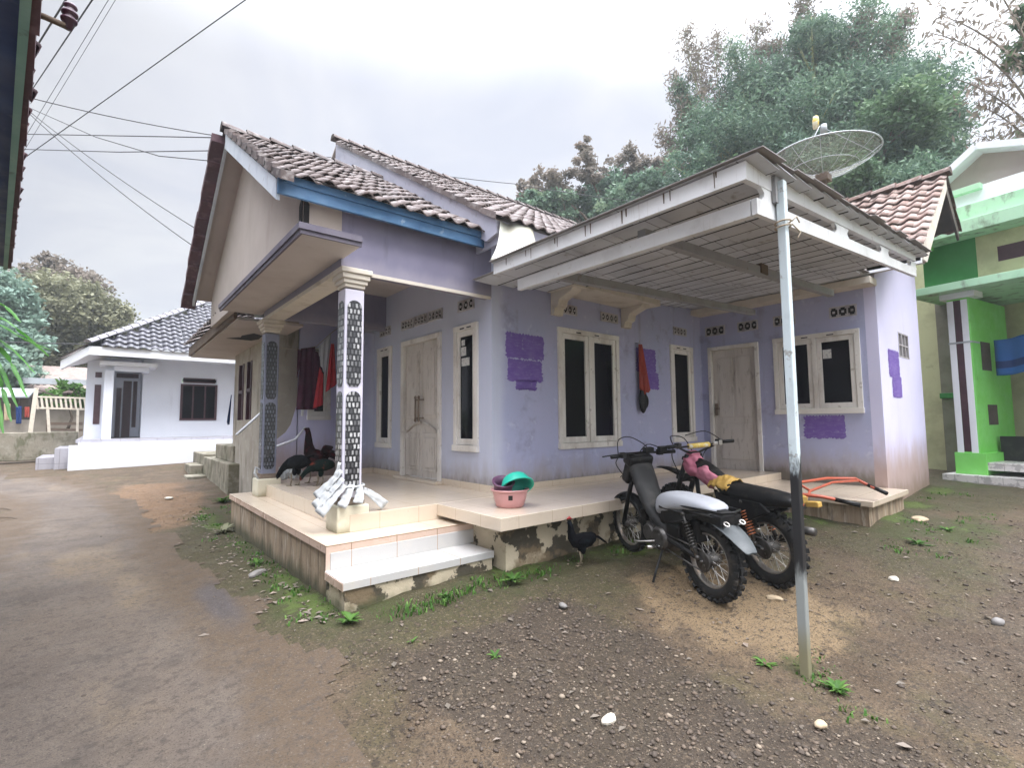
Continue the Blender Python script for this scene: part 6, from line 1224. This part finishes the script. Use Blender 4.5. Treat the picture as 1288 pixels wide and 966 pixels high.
def leafmesh(name, m, P, rnd, parent, ls, elong, droop, R):
    n = len(P); a = R.normal(size=(n, 3)); a[:, 2] = a[:, 2]*.6-droop; a /= np.linalg.norm(a, axis=1)[:, None]; b = R.normal(size=(n, 3)); b -= (b*a).sum(1)[:, None]*a; b /= np.linalg.norm(b, axis=1)[:, None]
    L = ls*R.uniform(.6, 1.35, n)[:, None]; W_ = L/elong; nn = np.cross(a, b)
    V = np.stack([P-a*L*.5, P+b*W_*.5-nn*W_*.12, P+a*L*.5, P-b*W_*.5-nn*W_*.12], 1).reshape(-1, 3); F = np.arange(n*4)
    off_ = np.zeros(3); p = parent
    while p is not None: off_ += np.array(p.location); p = p.parent
    V = V-off_
    me = bpy.data.meshes.new(name); me.vertices.add(len(V)); me.vertices.foreach_set('co', V.ravel()); me.loops.add(n*4); me.loops.foreach_set('vertex_index', F); me.polygons.add(n); me.polygons.foreach_set('loop_start', np.arange(0, n*4, 4))
    at = me.attributes.new('rnd', 'FLOAT', 'FACE'); at.data.foreach_set('value', rnd.astype(np.float32)); me.update(calc_edges=True); me.materials.append(M[m]); o = bpy.data.objects.new(name, me); COL.objects.link(o); o.parent = parent; return o
def pxc(px, py, D, rpx, sq=.85, jd=1.5): 
    p = dist(px, py, D+random.uniform(-jd, jd)); return (tuple(p), rpx*D/FPX*.92, sq)
def tree(name, label, cat, base, cl, m, n, ls, elong=1.8, droop=.3, seed=0, trunk='bark', tr=.22, group='trees behind the houses', extra=None, shell=.4):
    root = thing(name, label, cat, base, group); t = MB(); bs = Vector(base)
    cx = sum(c[0][0] for c in cl)/len(cl); cy = sum(c[0][1] for c in cl)/len(cl); zt = max(c[0][2] for c in cl); zl = min(c[0][2] for c in cl)
    fk = Vector((bs.x+(cx-bs.x)*.4, bs.y+(cy-bs.y)*.4, bs.z+(zl-bs.z)*.7)); t.tube([bs, bs.lerp(fk, .5)+Vector((.1, .05, 0)), fk], [tr, tr*.85, tr*.7], 9)
    for c in cl:
        q = Vector(c[0]); mid = fk.lerp(q, .5)+Vector((0, 0, .1*(q-fk).length)); t.tube([fk, mid, q], [tr*.5, tr*.3, tr*.12], 6)
        rs = random.Random(seed+1)
        for k in range(4): e = q+Vector((random.uniform(-1, 1), random.uniform(-1, 1), random.uniform(-.5, .9)))*c[1]*.8; t.tube([mid.lerp(q, .6), e], [tr*.14, tr*.04], 5)
    t.build('trunk', trunk, root); leaves('crown', m, cl, root, n, ls, elong, droop, shell, seed)
    return root
def sprays(root, name, m, arcs, n, ls, seed, culm_r=.03, culm='bamboo'):       # arching culms with drooping leaf sprays
    R = np.random.default_rng(seed); P = []; t = MB(); ro = []
    for (p0, p1, p2, spread) in arcs:
        p0, p1, p2 = map(Vector, (p0, p1, p2)); f = lambda u: (1-u)**2*p0+2*u*(1-u)*p1+u*u*p2
        t.tube([f(i/10) for i in range(11)], [culm_r*(1-.8*i/10) for i in range(11)], 5)
        for k in range(n):
            u = .3+.7*R.random()**.8; c = f(u); tw_ = R.normal(size=3); tw_ /= np.linalg.norm(tw_); e = np.array(c)+tw_*spread*R.uniform(.2, 1)*(1.15-u*.6)
            t.tube([c, tuple((np.array(c)+e)/2+np.array([0, 0, .05])), tuple(e)], [.008, .006, .003], 3, caps=False)
            m_ = R.integers(5, 13); tone = R.random(); P.append(e+R.normal(0, spread*.2, (m_, 3))-np.array([0, 0, .1])*R.random((m_, 1))); ro.append(np.clip(tone+R.normal(0, .15, m_), 0, 1))
    t.build('culm', culm, root); leafmesh(name, m, np.concatenate(P), np.concatenate(ro), root, ls, 4.0, .9, R)
random.seed(11)
gnd = lambda x, y: (x, y, gzf(x, y)-.1)
# main bamboo mass
cl = [pxc(*q) for q in ((900, 175, 21, 55), (950, 130, 22, 60), (1010, 95, 22, 62), (1070, 75, 23, 60), (1000, 170, 21, 70), (1080, 150, 22, 75), (1135, 135, 22, 52), (1170, 175, 22, 42), (1130, 200, 21, 60), (930, 215, 21, 55), (1040, 215, 21, 60), (1020, 45, 22, 28), (865, 225, 21, 40), (1185, 225, 22, 32), (1060, 240, 20, 60), (1160, 245, 20, 50), (985, 245, 20, 50))]
T1 = tree('bamboo', 'huge blue-green bamboo clump towering behind the carport and dish', 'bamboo', gnd(20.5, 6.5), cl, 'leaf_bamboo', 150000, .17, 3.0, .6, 21, 'bamboo', .3)
def arc(px0, px1, px2, D, sp): return (dist(*px0, D), dist(*px1, D), dist(*px2, D), sp)
sprays(T1, 'spray_leaves', 'leaf_dry', [arc((920, 230), (860, 80), (862, 35), 21, .7), arc((930, 230), (890, 90), (905, 40), 21.5, .7), arc((905, 230), (850, 130), (848, 90), 21, .6), arc((980, 200), (940, 60), (955, 30), 22, .7), arc((1000, 180), (1015, 30), (1018, -20), 22, .6), arc((1060, 150), (1075, 40), (1095, 12), 22, .6), arc((890, 240), (845, 190), (830, 165), 21, .6), arc((1020, 150), (1000, 20), (1010, -30), 22, .5), arc((960, 150), (925, 60), (985, 55), 22, .6), arc((1130, 120), (1110, 40), (1140, 20), 22, .6), arc((920, 200), (870, 110), (880, 60), 21.5, .7), arc((880, 230), (835, 150), (870, 130), 21, .6)], 90, .2, 31)
sprays(T1, 'spray_leaves', 'leaf_bamboo', [arc((960, 220), (930, 90), (920, 60), 21, .8), arc((1010, 200), (1000, 60), (1015, 25), 22, .8), arc((1100, 180), (1130, 80), (1175, 85), 22, .8), arc((1140, 190), (1175, 120), (1200, 135), 22, .5), arc((900, 230), (865, 140), (855, 105), 21, .7), arc((1080, 150), (1050, 40), (1040, 30), 22, .7)], 160, .2, 32)
# yellower bush tops in front
cl = [pxc(*q) for q in ((1130, 150, 19, 45), (1070, 230, 18, 35), (1110, 250, 18, 30), (930, 235, 18, 35), (1000, 225, 18, 30))]
tree('broadleaf_tree', 'yellow-green leafy tree in front of the bamboo, behind the dish', 'tree', gnd(18.5, 5.2), cl, 'leaf_sun', 26000, .17, 2.4, .3, 22)
# loose brown drooping tree at the top right
T3 = thing('bamboo', 'sparse brownish bamboo stems drooping across the top right sky', 'bamboo', gnd(17.5, .3), 'trees behind the houses')
sprays(T3, 'spray_leaves', 'leaf_dry', [arc((1330, 220), (1290, 60), (1165, 40), 15, .7), arc((1340, 230), (1300, 130), (1200, 98), 15, .6), arc((1350, 150), (1260, 40), (1180, 18), 15, .6), arc((1330, 260), (1290, 190), (1230, 170), 15.5, .6), arc((1340, 200), (1290, 140), (1250, 260), 15.5, .5), arc((1320, 120), (1280, 20), (1250, -20), 14.5, .6), arc((1350, 250), (1290, 150), (1225, 130), 15, .6)], 20, .18, 33, .035, 'bark')
cl = [pxc(*q) for q in ((1282, 22, 15, 14, .9, .3), (1305, 60, 15, 24, .9, .3), (1290, 185, 17, 28, .7, .5), (1250, 205, 18, 25, .7, .5))]
tree('broadleaf_tree', 'brown-green tree at the extreme top right corner', 'tree', gnd(18, -1), cl, 'leaf_sun', 5000, .2, 2.0, .3, 24)
# round trees behind the roof
cl = [pxc(*q) for q in ((690, 235, 25, 30), (740, 215, 25, 26), (735, 190, 25, 18), (760, 245, 24, 40), (790, 210, 25, 30), (810, 245, 24, 36), (845, 205, 25, 28), (700, 260, 24, 30), (720, 262, 24, 30), (670, 258, 24, 24), (775, 262, 24, 34), (830, 246, 24, 32), (665, 240, 25, 18))]
tree('broadleaf_tree', 'dark leafy trees with airy tops rising behind the main tiled roof', 'tree', gnd(19, 15), [cl[3], cl[5]]+cl[7:12], 'leaf_bamboo', 26000, .19, 1.7, .2, 25)
tree('broadleaf_tree', 'airy brownish treetop between the main roof and the bamboo', 'tree', gnd(19.6, 14.3), [cl[0], cl[1], cl[2], cl[6], cl[4], cl[12]], 'leaf_dry', 10000, .2, 1.7, .2, 26)
# left background
cl = [pxc(*q) for q in ((30, 400, 34, 40), (80, 390, 34, 42), (120, 410, 34, 34), (60, 440, 33, 45), (110, 450, 33, 40), (150, 435, 34, 26), (20, 450, 33, 35))]
tree('broadleaf_tree', 'broad olive tree mass beyond the far huts and white house', 'tree', gnd(-.6, 34), cl, 'leaf_olive', 60000, .24, 2.0, .3, 27)
cl = [pxc(*q) for q in ((75, 355, 36, 32), (50, 365, 36, 24), (100, 368, 36, 26), (72, 340, 36, 18), (135, 395, 36, 18))]
tree('broadleaf_tree', 'thin-leaved treetop showing sky through it above the olive tree', 'tree', gnd(-1, 37), cl, 'leaf_dry', 8000, .24, 1.8, .3, 28)
cl = [pxc(*q) for q in ((0, 385, 30, 32), (-25, 360, 30, 30), (15, 430, 29, 30), (-10, 470, 28, 30))]
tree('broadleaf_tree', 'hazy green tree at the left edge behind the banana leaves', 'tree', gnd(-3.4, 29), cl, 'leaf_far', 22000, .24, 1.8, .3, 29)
cl = [pxc(*q) for q in ((80, 495, 24.5, 16, .8, .3), (97, 500, 24.5, 12, .8, .3))]
tree('shrub', 'small bright shrub behind the cream railing', 'shrub', tuple(dist(85, 540, 24.5)), cl, 'leaf_lime', 1500, .16, 2.2, .2, 30, tr=.05)
# wooded hills closing the view
def hill(cx, cy, rx, ry, h, seed):
    b = MB(); b.grid(lambda u, v: Vector((cx+(u-.5)*2*rx, cy+(v-.5)*2*ry, -.5+h*max(0, 1-((u-.5)*2)**2)*max(0, 1-((v-.5)*2)**2)*(.8+.4*mnoise.noise(Vector((u*6+seed, v*6, 0)))))), 40, 40)
    return b
M['hill'] = mat('wooded_hillside', (.06, .085, .05), .95, [('n', .3, .4, .65, (.035, .05, .03), .8), ('n', 1.2, .45, .7, (.09, .12, .06), .7)], [(.8, .8)])
b = hill(-6, 62, 40, 18, 7.5, 1); tag(b.build('hills', 'hill'), kind='structure')
b = hill(42, 22, 18, 26, 9, 4); tag(b.build('hills', 'hill'), kind='structure')

# ------------------------------------------------------------------ drizzly air
hz = MB(); hz.box(-1600, 1600, -1600, 1600, -3, 27); ho = hz.build('haze', [], None, world=False)
hm = bpy.data.materials.new('drizzle_haze'); hm.use_nodes = True; hn = hm.node_tree; hn.nodes.remove(hn.nodes['Principled BSDF']); pv = hn.nodes.new('ShaderNodeVolumePrincipled')
pv.inputs['Color'].default_value = (.88, .94, .97, 1); pv.inputs['Density'].default_value = .0019; pv.inputs['Anisotropy'].default_value = .2; lk(hn, pv.outputs[0], hn.nodes['Material Output'].inputs['Volume']); ho.data.materials.append(hm); tag(ho, kind='stuff')
# ================================================================== SKY, SUN, CAMERA
wd = bpy.data.worlds.new('World'); SC.world = wd; wd.use_nodes = True; nt = wd.node_tree; N = nt.nodes; N.clear()
out = N.new('ShaderNodeOutputWorld'); sky = N.new('ShaderNodeTexSky'); sky.sky_type = 'NISHITA'; sky.sun_disc = False; SUN_EL, SUN_AZ = rad(52), rad(-80)   # azimuth measured in the ground plane from +x
sky.sun_elevation = SUN_EL; sky.sun_rotation = PI/2-SUN_AZ; sky.air_density = 1.5; sky.dust_density = 3
bg1 = N.new('ShaderNodeBackground'); lk(nt, sky.outputs[0], bg1.inputs[0]); bg1.inputs[1].default_value = .07
tc = N.new('ShaderNodeTexCoord'); sep = N.new('ShaderNodeSeparateXYZ'); lk(nt, tc.outputs['Generated'], sep.inputs[0])
def wm(op, a, b_=None):
    q = N.new('ShaderNodeMath'); q.operation = op
    for i, x in enumerate((a, b_)):
        if x is None: continue
        if isinstance(x, (int, float)): q.inputs[i].default_value = x
        else: lk(nt, x, q.inputs[i])
    return q.outputs[0]
zz = wm('ADD', wm('MAXIMUM', sep.outputs[2], 0), .22); cv = N.new('ShaderNodeCombineXYZ'); lk(nt, wm('DIVIDE', sep.outputs[0], zz), cv.inputs[0]); lk(nt, wm('DIVIDE', sep.outputs[1], zz), cv.inputs[1])
n1 = N.new('ShaderNodeTexNoise'); n1.inputs['Scale'].default_value = 1.5; n1.inputs['Detail'].default_value = 7; n1.inputs['Roughness'].default_value = .52; n1.inputs['Distortion'].default_value = .5; lk(nt, cv.outputs[0], n1.inputs['Vector'])
cr = N.new('ShaderNodeValToRGB'); e = cr.color_ramp.elements; e[0].position = .36; e[0].color = (.46, .48, .55, 1); e[1].position = .6; e[1].color = (.60, .605, .63, 1); q = e.new(.48); q.color = (.52, .53, .58, 1); lk(nt, n1.outputs['Fac'], cr.inputs[0])
up = N.new('ShaderNodeMapRange'); up.interpolation_type = 'SMOOTHSTEP'; up.inputs[1].default_value = .55; up.inputs[2].default_value = 1.0; up.inputs[3].default_value = 1.0; up.inputs[4].default_value = 7.5; lk(nt, sep.outputs[2], up.inputs[0])
gl = N.new('ShaderNodeVectorMath'); gl.operation = 'DOT_PRODUCT'; lk(nt, tc.outputs['Generated'], gl.inputs[0]); gl.inputs[1].default_value = tuple(dist(720, 120, 1).normalized() if False else (ray(760, 150)).normalized())
g2 = N.new('ShaderNodeMapRange'); g2.interpolation_type = 'SMOOTHSTEP'; g2.inputs[1].default_value = .55; g2.inputs[2].default_value = 1.0; g2.inputs[3].default_value = 1.0; g2.inputs[4].default_value = 1.42; lk(nt, gl.outputs['Value'], g2.inputs[0])
bg2 = N.new('ShaderNodeBackground'); lk(nt, cr.outputs[0], bg2.inputs[0]); sn = N.new('ShaderNodeVectorMath'); sn.operation = 'DOT_PRODUCT'; lk(nt, tc.outputs['Generated'], sn.inputs[0]); sn.inputs[1].default_value = (math.cos(SUN_EL)*math.cos(SUN_AZ), math.cos(SUN_EL)*math.sin(SUN_AZ), math.sin(SUN_EL))
g3 = N.new('ShaderNodeMapRange'); g3.inputs[1].default_value = .2; g3.inputs[2].default_value = 1.0; g3.inputs[3].default_value = 1.0; g3.inputs[4].default_value = 3.2; lk(nt, sn.outputs['Value'], g3.inputs[0])
lk(nt, wm('MULTIPLY', wm('MULTIPLY', up.outputs[0], g2.outputs[0]), g3.outputs[0]), bg2.inputs[1])
mx = N.new('ShaderNodeMixShader'); mx.inputs[0].default_value = .93; lk(nt, bg1.outputs[0], mx.inputs[1]); lk(nt, bg2.outputs[0], mx.inputs[2]); lk(nt, mx.outputs[0], out.inputs[0])
sd = bpy.data.lights.new('sun', 'SUN'); sd.energy = 1.3; sd.angle = rad(18); sd.color = (1, .96, .9); so = bpy.data.objects.new('sun', sd); COL.objects.link(so)
dv = Vector((math.cos(SUN_EL)*math.cos(SUN_AZ), math.cos(SUN_EL)*math.sin(SUN_AZ), math.sin(SUN_EL))); so.rotation_euler = dv.to_track_quat('Z', 'Y').to_euler()
cd = bpy.data.cameras.new('camera'); cam = bpy.data.objects.new('camera', cd); COL.objects.link(cam); SC.camera = cam
cd.sensor_fit = 'HORIZONTAL'; cd.sensor_width = 36; cd.lens = 36*FPX/1288; cd.clip_start = .05; cd.clip_end = 5000
R3 = Matrix((RGT, -DWN, -fwd)).transposed(); cam.matrix_world = Matrix.Translation(CAM) @ R3.to_4x4()
SC.view_settings.view_transform = 'Standard'; SC.view_settings.look = 'None'; SC.view_settings.exposure = .24; SC.view_settings.gamma = 1; SC.view_settings.use_curve_mapping = False
SC.cycles.use_denoising = True; SC.cycles.max_bounces = 6; SC.cycles.transparent_max_bounces = 12; SC.cycles.caustics_reflective = False; SC.cycles.caustics_refractive = False
